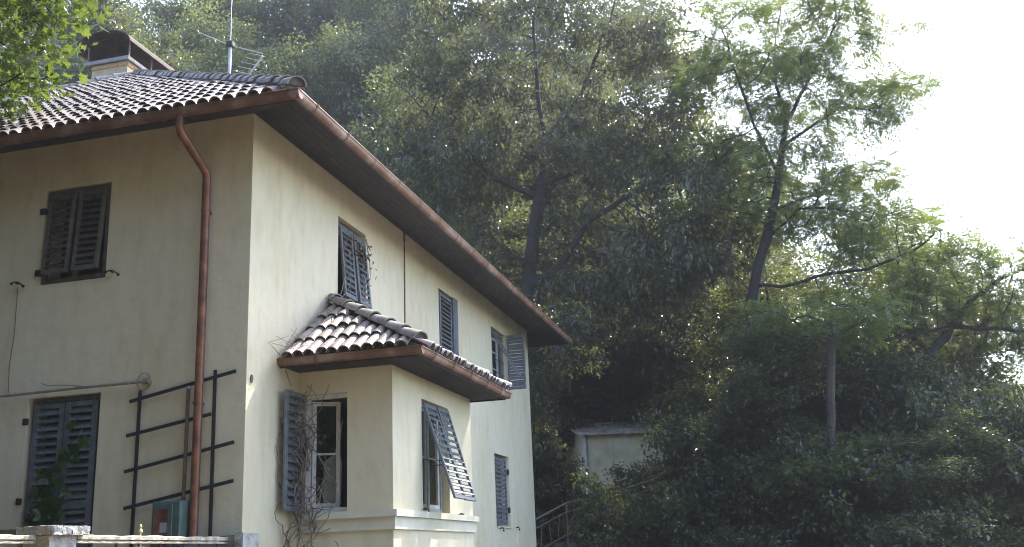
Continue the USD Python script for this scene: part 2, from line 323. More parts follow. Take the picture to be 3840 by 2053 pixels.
def tiles_plane(o, eave_dir, inward, slope, length, lim, spacing, course, ln, r0, r1, lift=.012):
    "o eave start; lim(t) -> (lo, hi) along the eave at plan distance t inward; yields tile meshes and centres"
    up, s, n = frame_of(eave_dir, inward, slope); o = np.asarray(o, float); cosv = 1/math.sqrt(1+slope*slope)
    out = []; rows = int(length/(course*cosv))
    for j in range(rows+1):
        t = j*course*cosv; lo, hi = lim(t+.12)
        for i in range(int((hi-lo)/spacing)+1):
            c = math.ceil(lo/spacing)*spacing + i*spacing
            if c < lo or c > hi: continue
            jit = tr.normal(0, 1, 3)
            b = o + s*(c+jit[0]*.006) + up*(j*course-.06+jit[1]*.012) + n*(lift+.02+abs(jit[2])*.004)
            u2 = up + n*(-.045) + s*jit[2]*.012
            l2 = min(ln, max(.15, (length-t)/cosv+.05))
            lo2, hi2 = lim(t+l2*cosv)
            if c < lo2 or c > hi2: l2 = l2*.62
            out.append((captile(b, u2, s, n, l2, r0*(1+jit[0]*.03), r1), b))
    return out
# bay roof
bx, by0, by1, bz = 1.92, .746, 4.95, 2.517
rp = np.array([0, 2.333, 3.61]); rq = np.array([0, by1-(2.333-by0), 3.61])
bv = np.array([[0.002, by0+.05, bz+.03], [bx-.05, by0+.05, bz+.03], [bx-.05, by1-.05, bz+.03], [.002, by1-.05, bz+.03], rp+[.002, 0, 0], rq+[.002, 0, 0]]); bv2 = np.vstack([bv, bv-[0, 0, .06]])
bf = [[0, 1, 4], [1, 2, 5], [1, 5, 4], [2, 3, 5]]; bfl = bf+[[a+6, c+6, b+6] for a, b, c in bf]
for a, b in ((0, 1), (1, 2), (2, 3)): bfl += [[a, a+6, b+6], [a, b+6, b]]
broof = H.part('bay_roof', trimesh.Trimesh(bv2, np.array(bfl), process=False), 'tile_pan')
sl = (3.61-bz-.03)/(2.333-by0-.05); sf = (3.61-bz-.03)/(bx-.05)
left_t = tiles_plane((0, by0+.05, bz+.03), (1, 0, 0), (0, 1, 0), sl, 1.54, lambda t: (.05, (bx-.05)*(1-t/1.537)-.03), .152, .40, .47, .083, .062)
front_t = tiles_plane((bx-.05, by0+.05, bz+.03), (0, 1, 0), (-1, 0, 0), sf, 1.87, lambda t: (t*.82+.06, by1-by0-.1-t*.82-.06), .152, .40, .47, .083, .062)
right_t = tiles_plane((0, by1-.05, bz+.03), (1, 0, 0), (0, -1, 0), sl, 1.54, lambda t: (.05, (bx-.05)*(1-t/1.537)-.03), .152, .40, .47, .083, .062)
for m, _ in left_t + front_t: H.part('roof_tile', m, 'tile', parent=broof, smooth=50)
H.part('roof_tile_field', [m for m, _ in right_t], 'tile', parent=broof, smooth=50, kind='stuff')
def pans(o, eave_dir, inward, slope, lim, length, spacing, r):
    "concave under-tiles as shallow troughs between the caps"
    up, s, n = frame_of(eave_dir, inward, slope); out = []; cosv = 1/math.sqrt(1+slope*slope); o = np.asarray(o, float)
    lo, hi = lim(0)
    for i in range(int((hi-lo)/spacing)+1):
        c = math.ceil(lo/spacing)*spacing+i*spacing+spacing/2
        t = 0
        for q in np.linspace(0, length, 40):
            l_, h_ = lim(q)
            if l_ <= c <= h_: t = q
        if t < .2: continue
        a = np.linspace(np.pi, 2*np.pi, 6); V = []
        for d in (-.05, t/cosv):
            for q in a: V.append(o+s*(c+math.cos(q)*r)+up*d+n*(.045+math.sin(q)*r*.5))
        F = []
        for j in range(5): F += [[j, j+1, 6+j+1], [j, 6+j+1, 6+j]]
        out.append(trimesh.Trimesh(np.array(V), np.array(F), process=False))
    return out
H.part('pan_tile_field', pans((0, by0+.05, bz+.03), (1, 0, 0), (0, 1, 0), sl, lambda t: (.02, (bx-.05)*(1-t/1.537)), 1.5, .152, .08) + pans((bx-.05, by0+.05, bz+.03), (0, 1, 0), (-1, 0, 0), sf, lambda t: (t*.82, by1-by0-.1-t*.82), 1.85, .152, .08), 'tile_pan', parent=broof, kind='stuff')
def hip_tiles(p0, p1, step, ln, r0, r1, parent, name, mat='tile_ridge', lift=.06):
    p0, p1 = np.asarray(p0, float), np.asarray(p1, float); d = p1-p0; l = np.linalg.norm(d); up = d/l
    s = np.cross(up, [0, 0, 1.]); s /= np.linalg.norm(s); n = np.cross(s, up)
    if n[2] < 0: n = -n
    t = 0; c = 0
    while t < l-.1:
        j = tr.normal(0, 1, 3)
        H.part(name, captile(p0+up*t+n*(lift+abs(j[0])*.006)+s*j[1]*.008, up+n*(-.05)+s*j[2]*.02, s, n, min(ln, l-t+.05), r0, r1, 8, .016, c == 0), mat, parent=parent, smooth=50); t += step; c += 1
hip_tiles(bv[1]+[.02, -.02, 0], rp, .42, .48, .105, .085, broof, 'ridge_tile')
hip_tiles(bv[2], rq, .42, .48, .105, .085, broof, 'ridge_tile')
# main roof tiles
mf = tiles_plane((ex0, ey0, ze), (1, 0, 0), (0, 1, 0), MS, T, lambda t: (t+.1, 2*T-t-.1), .166, .42, .50, .085, .068)
mf.sort(key=lambda q: np.linalg.norm(q[1]-np.array([CX, CY, 0])))
ni = 300-len(left_t)-len(front_t)
for m, _ in mf[:ni]: H.part('roof_tile', m, 'tile', parent=roof, smooth=50)
H.part('roof_tile_field', [m for m, _ in mf[ni:]], 'tile', parent=roof, smooth=50, kind='stuff')
mr_ = tiles_plane((ex1-.08, ey0, ze+.053), (0, 1, 0), (-1, 0, 0), MS, 3.0, lambda t: (t+.1, ey1-ey0-t-.1), .166, .31, .40, .080, .066, -.03)
H.part('roof_tile_field', [m for m, _ in mr_], 'tile', parent=roof, smooth=50, kind='stuff')
hip_tiles(rv[1]+[.03, -.03, .0], apF, .40, .48, .12, .10, roof, 'ridge_tile')
hip_tiles(rv[0], apF, .40, .48, .12, .10, roof, 'ridge_tile')
hip_tiles(apF, apB+[0, .01, 0], .40, .48, .12, .10, roof, 'ridge_tile')
# bay soffit, gutters
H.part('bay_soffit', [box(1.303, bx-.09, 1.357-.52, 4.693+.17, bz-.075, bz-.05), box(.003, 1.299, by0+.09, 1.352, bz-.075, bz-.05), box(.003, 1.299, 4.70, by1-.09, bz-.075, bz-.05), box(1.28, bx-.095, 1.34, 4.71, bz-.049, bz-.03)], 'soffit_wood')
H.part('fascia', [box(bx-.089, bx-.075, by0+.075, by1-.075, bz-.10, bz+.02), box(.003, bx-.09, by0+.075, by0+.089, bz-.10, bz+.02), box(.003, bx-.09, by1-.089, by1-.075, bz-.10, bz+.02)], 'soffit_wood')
gutter((bx, by0, bz), (bx, by1, bz), (1, 0, 0), .062, 1.3, .78)
gutter((0.003, by0, bz), (bx, by0, bz), (0, -1, 0), .062, 1.4, 9)
gutter((0.003, by1, bz), (bx, by1, bz), (0, 1, 0), .062, 1.3, 9)
# --- downpipe
dp = H.part('downpipe', tube([(-.59, -.72, 5.30), (-.585, -.72, 5.16), (-.58, -.70, 5.09), (-.57, -.20, 4.83), (-.56, -.15, 4.78), (-.555, -.13, 4.70), (-.553, -.12, 3.4), (-.545, -.12, 0.2), (-.545, -.12, -1.5)], .053, 14), 'pipe_copper', smooth=50)
for z in (4.28, 1.9, -.2): H.part('pipe_bracket', [tube([(-.553, -.12, z-.012), (-.553, -.12, z+.012)], .061, 14), box(-.565, -.54, -.07, .0, z-.01, z+.01)], 'pipe_copper', parent=dp)

# --- shutters
def basis(o, eu, ev, en): return np.asarray(o, float), np.asarray(eu, float), np.asarray(ev, float), np.asarray(en, float)
def lb(fr, u0, u1, v0, v1, n0, n1, bev=.004):
    o, eu, ev, en = fr; b = bevbox(u0, u1, v0, v1, n0, n1, bev); v = b.vertices
    V = o + v[:, :1]*eu + v[:, 1:2]*ev + v[:, 2:]*en
    f = b.faces if np.dot(np.cross(eu, ev), en) > 0 else b.faces[:, ::-1]
    return trimesh.Trimesh(V, f, process=False)
def slat_mesh(fr, u0, u1, v, hgt, tilt, t=.012):
    o, eu, ev, en = fr; c, s = math.cos(tilt), math.sin(tilt); a, b = hgt/2, t/2
    q = [(-a*c-b*s, a*s-b*c), (-a*c+b*s, a*s+b*c), (a*c+b*s, -a*s+b*c), (a*c-b*s, -a*s-b*c)]   # (v, n): lower edge outward
    V = np.array([o+eu*u+ev*(v+p[0])+en*p[1] for u in (u0, u1) for p in q])
    F = [[0, 1, 5], [0, 5, 4], [1, 2, 6], [1, 6, 5], [2, 3, 7], [2, 7, 6], [3, 0, 4], [3, 4, 7], [0, 2, 1], [0, 3, 2], [4, 5, 6], [4, 6, 7]]
    if np.dot(np.cross(eu, ev), en) < 0: F = [f[::-1] for f in F]
    return trimesh.Trimesh(V, np.array(F), process=False)
sr = np.random.default_rng(11)
def louvre(name, fr, w, h, nsl, mat='shutter_paint', smat=None, st=.055, rl=.065, mid=None, label=None, tilt=.62, t=.034):
    ms = [lb(fr, 0, st, 0, h, -t/2, t/2), lb(fr, w-st, w, 0, h, -t/2, t/2), lb(fr, st, w-st, 0, rl, -t/2+.002, t/2-.002), lb(fr, st, w-st, h-rl, h, -t/2+.002, t/2-.002)]
    if mid: ms.append(lb(fr, st, w-st, mid-.05, mid+.05, -t/2+.002, t/2-.002))
    p = H.part(name, ms, mat, label=label)
    pit = (h-2*rl)/nsl
    for i in range(nsl):
        v = rl + pit*(i+.5)
        if mid and abs(v-mid) < .07: continue
        H.part('slat', slat_mesh(fr, st-.004, w-st+.004, v+sr.normal(0, .002), pit*.98, tilt+sr.normal(0, .085)), smat or mat, parent=p)
    return p
def frame_rect(fr, w, h, j=.06, n0=-.03, n1=.03, mull=None):
    ms = [lb(fr, 0, j, 0, h, n0, n1), lb(fr, w-j, w, 0, h, n0, n1), lb(fr, j, w-j, 0, j, n0+.002, n1-.002), lb(fr, j, w-j, h-j, h, n0+.002, n1-.002)]
    if mull: ms.append(lb(fr, mull-.03, mull+.03, j, h-j, n0+.003, n1-.003))
    return ms
EX, EY, EZ = np.eye(3)
def tiltbasis(o, eu, en, ang):
    "plane hanging from its top edge, bottom swung outward by ang; origin is the bottom corner"
    c, s = math.cos(ang), math.sin(ang); return c*EZ - s*np.asarray(en), c*np.asarray(en) + s*EZ
def hang(name, top, eu, en, w, h, ang, nsl, **k):
    ev, n2 = tiltbasis(None, eu, en, ang); o = np.asarray(top, float) - ev*h
    return louvre(name, (o, np.asarray(eu, float), ev, n2), w, h, nsl, **k)
def casement(fr, w, h, bars=(.5,), mat='white_paint', j=.055, parent=None, name='sash', n0=-.02, n1=.02):
    ms = frame_rect(fr, w, h, j, n0, n1) + [lb(fr, j, w-j, h*b-.014, h*b+.014, n0+.004, n1-.004, .003) for b in bars]
    p = H.part(name, ms, mat)
    H.part('pane', lb(fr, j-.004, w-j+.004, j-.004, h-j+.004, -.002, .002, .0005), 'glass', parent=p)
    return p
# right wall, upstairs first window: fixed frame, two leaves swung a little out at the foot
def rw(y0, z0, x=0.): return (np.array([x, y0, z0]), EY, EZ, EX)
H.part('shutter_frame', frame_rect(rw(2.575, 3.69, -.045), 1.01, 1.23, .05, -.02, .02, .505), 'shutter_paint')
hang('shutter', (-.005, 2.62, 4.85), EY, EX, .44, 1.07, .085, 10)
hang('shutter', (-.005, 3.13, 4.85), EY, EX, .44, 1.07, .10, 10)
# second: one broad closed leaf and a narrow plain one
H.part('shutter_frame', frame_rect(rw(7.13, 3.77, -.06), 1.06, 1.2, .04), 'shutter_paint')
louvre('shutter', rw(7.17, 3.80, -.005), .70, 1.14, 12, tilt=.75)
H.part('shutter', [lb(rw(7.885, 3.79, .03), 0, .27, 0, 1.2, -.018, .018), lb(rw(7.885, 3.79, .03), .05, .22, .08, 1.12, .019, .028)], 'shutter_paint')
# third: leaf propped far out on the left, the right one standing open across the wall
H.part('shutter_frame', frame_rect(rw(10.71, 3.71, -.1), 1.21, 1.27, .05), 'shutter_paint')
casement(rw(10.77, 3.76, -.2), .53, 1.14, (.36, .7), 'grey_paint'); casement(rw(11.32, 3.76, -.2), .53, 1.14, (.36, .7), 'grey_paint')
hang('shutter', (.0, 10.76, 4.87), EY, EX, .36, 1.13, .50, 13, st=.04, rl=.05)
louvre('shutter', (np.array([.03, 11.93, 3.73]), EX, EZ, -EY), .42, 1.28, 15, tilt=.5)
H.part('window_bar', [tube([(-.06, 10.7, 4.33), (-.06, 11.93, 4.35)], .008), tube([(-.06, 10.7, 4.05), (-.06, 11.93, 4.06)], .008)], 'iron')
# downstairs far window: closed pair
louvre('shutter', rw(10.66, .70, -.035), .52, 1.42, 14, tilt=.75); louvre('shutter', rw(11.20, .70, -.045), .45, 1.42, 14, tilt=.75)
H.part('window_sill', bevbox(-.06, .03, 10.62, 11.75, .625, .654, .006), 'plaster_trim')
for z in (1.02, 1.85): H.part('hinge', bevbox(-.03, .02, 11.66, 11.73, z-.06, z+.06), 'iron')
# bay front: casements and the two leaves propped wide
H.part('window_frame', frame_rect(rw(2.445, .66, 1.16), 1.13, 1.49, .05, -.03, .03, .56), 'grey_paint')
casement(rw(2.50, .71, 1.15), .48, 1.38, (.5,), 'grey_paint'); casement(rw(3.04, .71, 1.15), .48, 1.38, (.5,), 'white_paint')
hang('shutter', (1.315, 2.46, 2.10), EY, EX, .50, 1.37, .315, 13, st=.04, rl=.06)
hang('shutter', (1.325, 3.00, 2.11), EY, EX, .50, 1.37, .285, 13, st=.04, rl=.06)
H.part('window_bar', [tube([(1.27, 2.44, 1.33), (1.27, 3.58, 1.40)], .008), tube([(1.27, 2.9, 1.27), (1.27, 3.58, 1.36)], .008)], 'iron')
# bay side window: casing, one sash swung in, one leaf standing open towards the street
H.part('window_frame', [box(.101, .155, 1.40, 1.50, .651, 2.138), box(.155, .684, 1.40, 1.47, 2.08, 2.138), box(.155, .684, 1.40, 1.47, .651, .70)], 'white_paint')
ca = math.radians(28); eu = np.array([math.cos(ca), math.sin(ca), 0]); casement((np.array([.16, 1.44, .71]), eu, EZ, np.array([math.sin(ca), -math.cos(ca), 0])), .36, 1.35, (.5,), 'white_paint')
louvre('shutter', (np.array([.105, 1.345, .66]), -EY, EZ, EX), .56, 1.48, 13, tilt=.6, st=.07)
H.part('curtain', trimesh.Trimesh(np.array([[.22, 1.66, .75], [.34, 1.7, .75], [.46, 1.67, .75], [.22, 1.67, 1.3], [.36, 1.71, 1.32], [.47, 1.68, 1.28], [.36, 1.69, 1.4], [.42, 1.71, 1.42], [.47, 1.70, 1.86]]),
       np.array([[0, 1, 4], [0, 4, 3], [1, 2, 5], [1, 5, 4], [3, 4, 6], [4, 5, 7], [4, 7, 6], [6, 7, 8]]), process=False), 'cloth')
# left facade upstairs
def lw(x0, z0, y=0.): return (np.array([x0, y, z0]), EX, EZ, -EY)
H.part('shutter_frame', frame_rect(lw(-2.985, 3.635, .04), .955, 1.26, .06, -.02, .02, .478), 'shutter_weathered')
hang('shutter', (-2.93, .0, 4.83), EX, -EY, .40, 1.10, .06, 11, mat='shutter_weathered', smat='slat_weathered'); hang('shutter', (-2.47, .0, 4.83), EX, -EY, .39, 1.10, .075, 11, mat='shutter_weathered', smat='slat_weathered')
for z in (4.62, 3.78): H.part('hinge', bevbox(-3.06, -2.98, -.035, .03, z-.04, z+.04), 'iron')
# left facade garden door
H.part('shutter_frame', frame_rect(lw(-3.0, -.15, .10), 1.01, 2.29, .05, -.02, .02), 'shutter_paint')
louvre('shutter', lw(-2.95, -.12, .06), .44, 2.2, 22, mid=.95, st=.075); louvre('shutter', lw(-2.49, -.12, .05), .46, 2.2, 22, mid=.95, st=.075)
for z in (1.87, .9): H.part('hinge', bevbox(-3.06, -3.0, -.02, .03, z-.04, z+.04), 'iron')
# shutter stays (small forged hooks)
def stay(p, along, out):
    p, a, o = np.array(p, float), np.array(along, float), np.array(out, float)
    H.part('shutter_stay', [tube([p-o*.0, p+o*.06], .009), tube([p+o*.055-a*.07, p+o*.06-a*.02+EZ*.014, p+o*.06+a*.04+EZ*.006, p+o*.055+a*.09-EZ*.03, p+o*.05+a*.11-EZ*.05], .009), tube([p+o*.055-a*.075, p+o*.06-a*.06], .018), tube([p+o*.05+a*.1-EZ*.045, p+o*.05+a*.12-EZ*.055], .018)], 'iron')
stay((0, 2.50, 3.71), EY, EX); stay((0, 12.2, .655), EY, EX); stay((0, 10.87, .62), EY, EX); stay((1.301, 2.43, .67), EY, EX); stay((1.301, 3.97, .645), EY, EX)
stay((-1.91, 0, 3.67), EX, -EY); stay((-3.31, 0, 3.67), EX, -EY)
# wall bits: cable down the right wall, oval plate, awning rod over the garden door, hook
H.part('cable', [tube([(.012, 5.29, 5.55), (.014, 5.285, 4.8), (.012, 5.28, 4.2), (.013, 5.27, 3.62)], .011), tube([(.01, 5.29, 5.55), (.01, 5.29, 5.40)], .025)], 'rust')
H.part('vent_plate', trimesh.creation.cylinder(.042, .012, 16).apply_transform(trimesh.transformations.rotation_matrix(math.pi/2, [0, 1, 0])).apply_scale((1, .7, 1.25)).apply_translation((.006, .115, 2.175)), 'rust')
H.part('awning_rod', [tube([(-4.6, -.07, 2.20), (-3.2, -.07, 2.205), (-2.2, -.065, 2.22), (-1.30, -.06, 2.225)], .017, 8), tube([(-1.34, -.06, 2.225), (-1.26, -.06, 2.226)], .036, 10), box(-1.33, -1.27, -.06, .0, 2.2, 2.25), tube([(-2.1, -.08, 2.22), (-2.35, -.09, 2.26), (-2.7, -.07, 2.29), (-2.8, -.05, 2.33)], .006)], 'rod')
H.part('cable', tube([(-3.31, -.012, 3.62), (-3.30, -.012, 3.0), (-3.33, -.012, 2.6), (-3.31, -.012, 2.25)], .0045, 5), 'rust')
H.part('wire_loop', tube([(-1.36, -.03, 2.2)]+[(-1.36+.09*math.cos(a), -.03, 2.23+.11*math.sin(a)) for a in np.linspace(0, 6, 16)], .004), 'rust')
# --- chimney
ch = H.part('chimney', box(-8.41, -7.48, 7.56, 9.5, 9.6, 11.27), 'chimney_plaster')
H.part('chimney_brick', [bevbox(-8.42+i*.235, -8.42+i*.235+.22, 7.545, 7.56, 11.155, 11.22, .006) for i in range(4)] + [bevbox(-7.48, -7.465, 7.56+i*.25, 7.56+i*.25+.235, 11.155-.0, 11.22, .006) for i in range(7)], 'brick', parent=ch)
H.part('chimney_slab', bevbox(-8.62, -7.43, 7.5, 9.65, 11.275, 11.375, .01), 'concrete', parent=ch)
for yy_ in (7.6, 8.45, 9.5):
    for xx_ in (-8.56, -7.48): H.part('chimney_post', box(xx_-.014, xx_+.014, yy_-.014, yy_+.014, 11.375, 11.78), 'rust', parent=ch)
va = np.linspace(0, np.pi, 15)
def arch(r_, zf, y): return [(-8.15+math.cos(a)*r_*.75/.75, y, 11.73+math.sin(a)*zf) for a in va]
vo0, vo1, vi0, vi1 = arch(.76, .37, 7.47), arch(.76, .37, 9.7), arch(.735, .345, 7.47), arch(.735, .345, 9.7); nn = len(va)
VV = np.array(vo0+vo1+vi0+vi1); FF = []
for j in range(nn-1): FF += [[j, j+1, nn+j+1], [j, nn+j+1, nn+j], [2*nn+j+1, 2*nn+j, 3*nn+j], [2*nn+j+1, 3*nn+j, 3*nn+j+1], [j, 2*nn+j, 2*nn+j+1], [j, 2*nn+j+1, j+1], [nn+j+1, 3*nn+j+1, 3*nn+j], [nn+j+1, 3*nn+j, nn+j]]
H.part('chimney_cowl', trimesh.Trimesh(VV, np.array(FF), process=False), 'vault', parent=ch)
H.part('chimney_cowl', [tube([(-7.40, 7.47, 11.735), (-7.40, 9.7, 11.735)], .016, 6), tube([(-8.90, 7.47, 11.735), (-8.90, 9.7, 11.735)], .016, 6)] + [tube([(p[0], p[1]+.3, p[2]-.02) for p in vi0], .010, 6)], 'rust', parent=ch)

# ------------------------------------------------------------ antenna
AN = Thing('antenna', 'thin metal television aerial on a mast above the roof hip', 'antenna', (-3.35, 5, 8.3))
AN.part('mast', tube([(-3.35, 5, 8.2), (-3.35, 5, 9.66)], .03, 8), 'galvanised')
AN.part('clamp', bevbox(-3.42, -3.28, 4.93, 5.07, 9.58, 9.70, .02), 'iron')
AN.part('whip', tube([(-3.35, 5, 9.66), (-3.36, 5, 11.4)], .008, 5), 'galvanised')
AN.part('boom', tube([(-4.05, 5, 10.03), (-3.35, 5, 9.62), (-2.66, 5, 9.33)], .008, 5), 'galvanised')
AN.part('reflector_boom', tube([(-3.17, 5.2, 8.90), (-2.66, 5, 9.28)], .018, 5), 'galvanised')
for i in range(7):
    f = i/6; c = np.array([-3.17, 5.2, 8.90])*(1-f)+np.array([-2.66, 5, 9.28])*f; d = np.array([-.42, .0, .16])
    AN.part('element', tube([c-d*.15, c+d*(.9-.25*f)], .004, 4), 'galvanised')

# ------------------------------------------------------------ trellis, pole, meter box
TR = Thing('trellis', 'black iron trellis of four rails fixed to the shaded wall', 'trellis', (-.9, -.03, .2))
def flat(p0, p1, w=.036, t=.016, y=-.03):
    p0, p1 = np.array(p0, float), np.array(p1, float); d = p1-p0; d /= np.linalg.norm(d); n = np.array([-d[1], d[0]])*w/2
    P = Polygon([tuple(p0+n), tuple(p1+n), tuple(p1-n), tuple(p0-n)]); m = trimesh.creation.extrude_polygon(P, t)
    v = m.vertices; return trimesh.Trimesh(np.stack([v[:, 0], y-v[:, 2], v[:, 1]], -1), m.faces[:, ::-1], process=False)
for a, b in (((-1.395, 2.12), (-1.40, -.3)), ((-.392, 2.29), (-.378, .2))): TR.part('upright', flat(a, b, .04), 'iron')
for a, b in (((-1.522, 1.997), (-.106, 2.252)), ((-1.538, 1.587), (-.416, 1.767)), ((-1.536, 1.164), (-.103, 1.42)), ((-1.517, .739), (-.098, .98))): TR.part('rail', flat(a, b, .04, .014, -.048), 'iron')
PO = Thing('conduit_pole', 'thin brown pole with pale cap standing just left of the downpipe', 'pole', (-.70, -.10, -1.6))
PO.part('pole', tube([(-.71, -.10, -1.6), (-.70, -.10, 2.08)], .022, 8), 'rust'); PO.part('cap', tube([(-.70, -.10, 2.08), (-.70, -.10, 2.11)], .03, 8), 'galvanised')
MB = Thing('meter_box', 'green metal cabinet with dark reddish window under the trellis', 'cabinet', (-.77, -.2, -.3))
MB.part('cabinet', bevbox(-.98, -.60, -.30, -.02, -.3, .78, .02), 'box_green'); MB.part('door', bevbox(-.96, -.70, -.318, -.301, -.2, .75, .006), 'box_green')
MB.part('window', bevbox(-.93, -.745, -.326, -.319, .1, .69, .003), 'box_face')
MB.part('notice', box(-.845, -.76, -.329, -.3265, .43, .54), 'grey_paint')

# ------------------------------------------------------------ street fence in front of the corner
FE = Thing('garden_fence', 'weathered pale railing with scroll ornament between the stone piers', 'fence', (.03, -1.8, -1.6))
def wavybar(y0, y1, z, h, w, x0):
    ys = np.linspace(y0, y1, max(6, int(abs(y1-y0)/.06))); V = []
    for i, y in enumerate(ys):
        j = .003*math.sin(i*1.1)+.003*math.sin(i*.37+1)
        V += [(x0-w/2, y, z-h/2), (x0+w/2, y, z-h/2), (x0+w/2+.004*math.sin(i*2.3), y, z+h*.2), (x0+w/2-.01, y, z+h/2+j), (x0-w/2, y, z+h/2+j)]
    F = []; k = 5
    for i in range(len(ys)-1):
        for j in range(k): a, b = i*k+j, i*k+(j+1) % k; F += [[a, b, b+k], [a, b+k, a+k]]
    for j in range(1, k-1): F += [[0, j+1, j], [(len(ys)-1)*k, (len(ys)-1)*k+j, (len(ys)-1)*k+j+1]]
    return trimesh.Trimesh(np.array(V), np.array(F), process=False)
FE.part('rail', wavybar(-2.93, -.3, .325, .038, .06, .05), 'rail_paint'); FE.part('rail', wavybar(-2.93, -.3, .285, .022, .045, .052), 'rail_paint')
FE.part('rail', wavybar(-5.2, -3.32, .325, .038, .06, -.06), 'rail_paint'); FE.part('rail', wavybar(-5.2, -3.32, .285, .022, .045, -.058), 'rail_paint')
FE.part('finial', trimesh.creation.revolve(np.array([(0, 0), (.012, 0), (.012, .02), (.028, .035), (.022, .055), (.008, .065), (.018, .08), (.012, .1), (0, .108)]), sections=12).apply_translation((.05, -2.0, .345)), 'brass', smooth=40)
def scroll(sgn): return tube([(.06, -2.0+sgn*(.03+.045*(1-t/11)*math.cos(t)+.02), .20+.045*(1-t/11)*math.sin(t)) for t in np.linspace(0, 8, 26)], .008, 5)
FE.part('scroll', [scroll(1), scroll(-1), tube([(.06, -2.0, .27), (.06, -2.0, .0)], .009, 6), tube([(.06, -2.03, .24), (.06, -2.0, .2), (.06, -1.97, .24)], .008, 5)], 'brass')
for y in np.arange(-2.7, -.4, .35): FE.part('baluster', tube([(.05, y, .275), (.05, y, -1.6)], .011, 6), 'iron')
FE.part('bottom_rail', box(.035, .065, -2.93, -.3, -.9, -.86), 'iron')
def rough(m, amp, seed, fr=9):
    m = m.subdivide_to_size(.05); v = m.vertices; n = m.vertex_normals
    d = (meshkit.fbm(v*fr, 3, seed)-.5)*amp*2; return trimesh.Trimesh(v+n*d[:, None], m.faces, process=False)
PI = Thing('stone_pier', 'squat stone gate pier with chipped pale capstone beside the railing', 'pier', (-.1, -3.1, -1.6))
PI.part('pier', rough(trimesh.creation.box((.26, .34, 1.94)).apply_translation((-.06, -3.11, -.635)), .012, 2), 'stone')
PI.part('capstone', [rough(trimesh.creation.box((.36, .115, .075)).apply_translation((-.04, -3.27+i*.117, .375)), .02, 4+i, 14) for i in range(4)], 'stone')
PI.part('gate_lintel', rough(trimesh.creation.box((1.5, .16, .07)).apply_translation((-.98, -3.16, .368)), .006, 9), 'stone_dark')
PJ = Thing('corner_pier', 'low grey stone pier built against the foot of the house corner', 'pier', (-.05, -.5, -1.6))
PJ.part('pier', rough(trimesh.creation.box((.62, .34, 1.94)).apply_translation((-.16, -.25, -.61)), .012, 21), 'concrete'); PJ.part('whitewashed_end', rough(trimesh.creation.box((.10, .36, 1.97)).apply_translation((.205, -.25, -.605)), .014, 25), 'stone')

# ------------------------------------------------------------ trees
def grow(att, nodes, par, step, infl, kill, iters=90, bias=(0, 0, .12)):
    nodes = [np.array(n, float) for n in nodes]; par = list(par); att = att.copy(); bias = np.array(bias)
    for it in range(iters):
        if len(att) < 3: break
        N = np.array(nodes); tree = cKDTree(N); d, i = tree.query(att)
        ok = d < infl
        if not ok.any(): break
        vec = att[ok]-N[i[ok]]; vec /= np.linalg.norm(vec, axis=1, keepdims=True)+1e-9
        acc = np.zeros((len(N), 3)); np.add.at(acc, i[ok], vec); idx = np.unique(i[ok]); new = []
        for k in idx:
            v = acc[k]; l = np.linalg.norm(v)
            if l < 1e-6: continue
            v = v/l+bias+gr.normal(0, .12, 3); v /= np.linalg.norm(v); q = N[k]+v*step
            new.append((q, k))
        n0 = len(nodes)
        tq, _ = tree.query(np.array([q for q, _ in new])) if new else (np.array([]), None)
        for (q, k), dd in zip(new, tq):
            if dd > step*.45: nodes.append(q); par.append(k)
        if len(nodes) == n0: break
        d2, _ = cKDTree(np.array(nodes)).query(att); att = att[d2 > kill]
    return np.array(nodes), np.array(par)
gr = np.random.default_rng(5)
def radii(nodes, par, tip, expo=2.3, base=None):
    n = len(nodes); r = np.zeros(n); ch = np.zeros(n, int)
    for i in range(n):
        if par[i] >= 0: ch[par[i]] += 1
    acc = np.zeros(n)
    order = np.argsort(-np.arange(n))
    for i in order:
        r[i] = max(tip, acc[i]**(1/expo)) if ch[i] else tip
        if par[i] >= 0: acc[par[i]] += r[i]**expo
    if base: r *= 1; s = base/r[0]; r = np.where(r > tip*1.5, tip*1.5+(base-tip*1.5)*(np.maximum(r-tip*1.5, 0)/(r[0]-tip*1.5))**1.35, r)
    return r, ch
def polyseed(lines, step):
    "nodes along the given limb polylines, each starting at the closest node already there"
    nodes, par = [], []
    for pl in lines:
        pl = np.array(pl, float)
        if nodes:
            k = int(np.argmin(np.linalg.norm(np.array(nodes)-pl[0], axis=1))); prev = k; cur = nodes[k]
        else: nodes.append(pl[0]); par.append(-1); prev = 0; cur = pl[0]
        for q in pl[1:]:
            d = q-cur; n = max(1, int(np.linalg.norm(d)/step))
            for j in range(1, n+1): nodes.append(cur+d*j/n+(gr.normal(0, step*.07, 3) if j < n else 0)); par.append(prev); prev = len(nodes)-1
            cur = nodes[-1]
    return nodes, par
def ellips(c, r, n, shell=.0):
    p = gr.normal(size=(n, 3)); p /= np.linalg.norm(p, axis=1, keepdims=True); return np.array(c)+p*np.array(r)*(gr.random((n, 1))*(1-shell)+shell)**(1/2.4)
def limbs_mesh(nodes, par, r, keep=None, k=6):
    i = np.where(par >= 0)[0]
    if keep is not None: i = i[keep[i]]
    j = par[i]; return segs(nodes[j], nodes[i], np.minimum(r[j], r[i]*1.25), r[i], k)
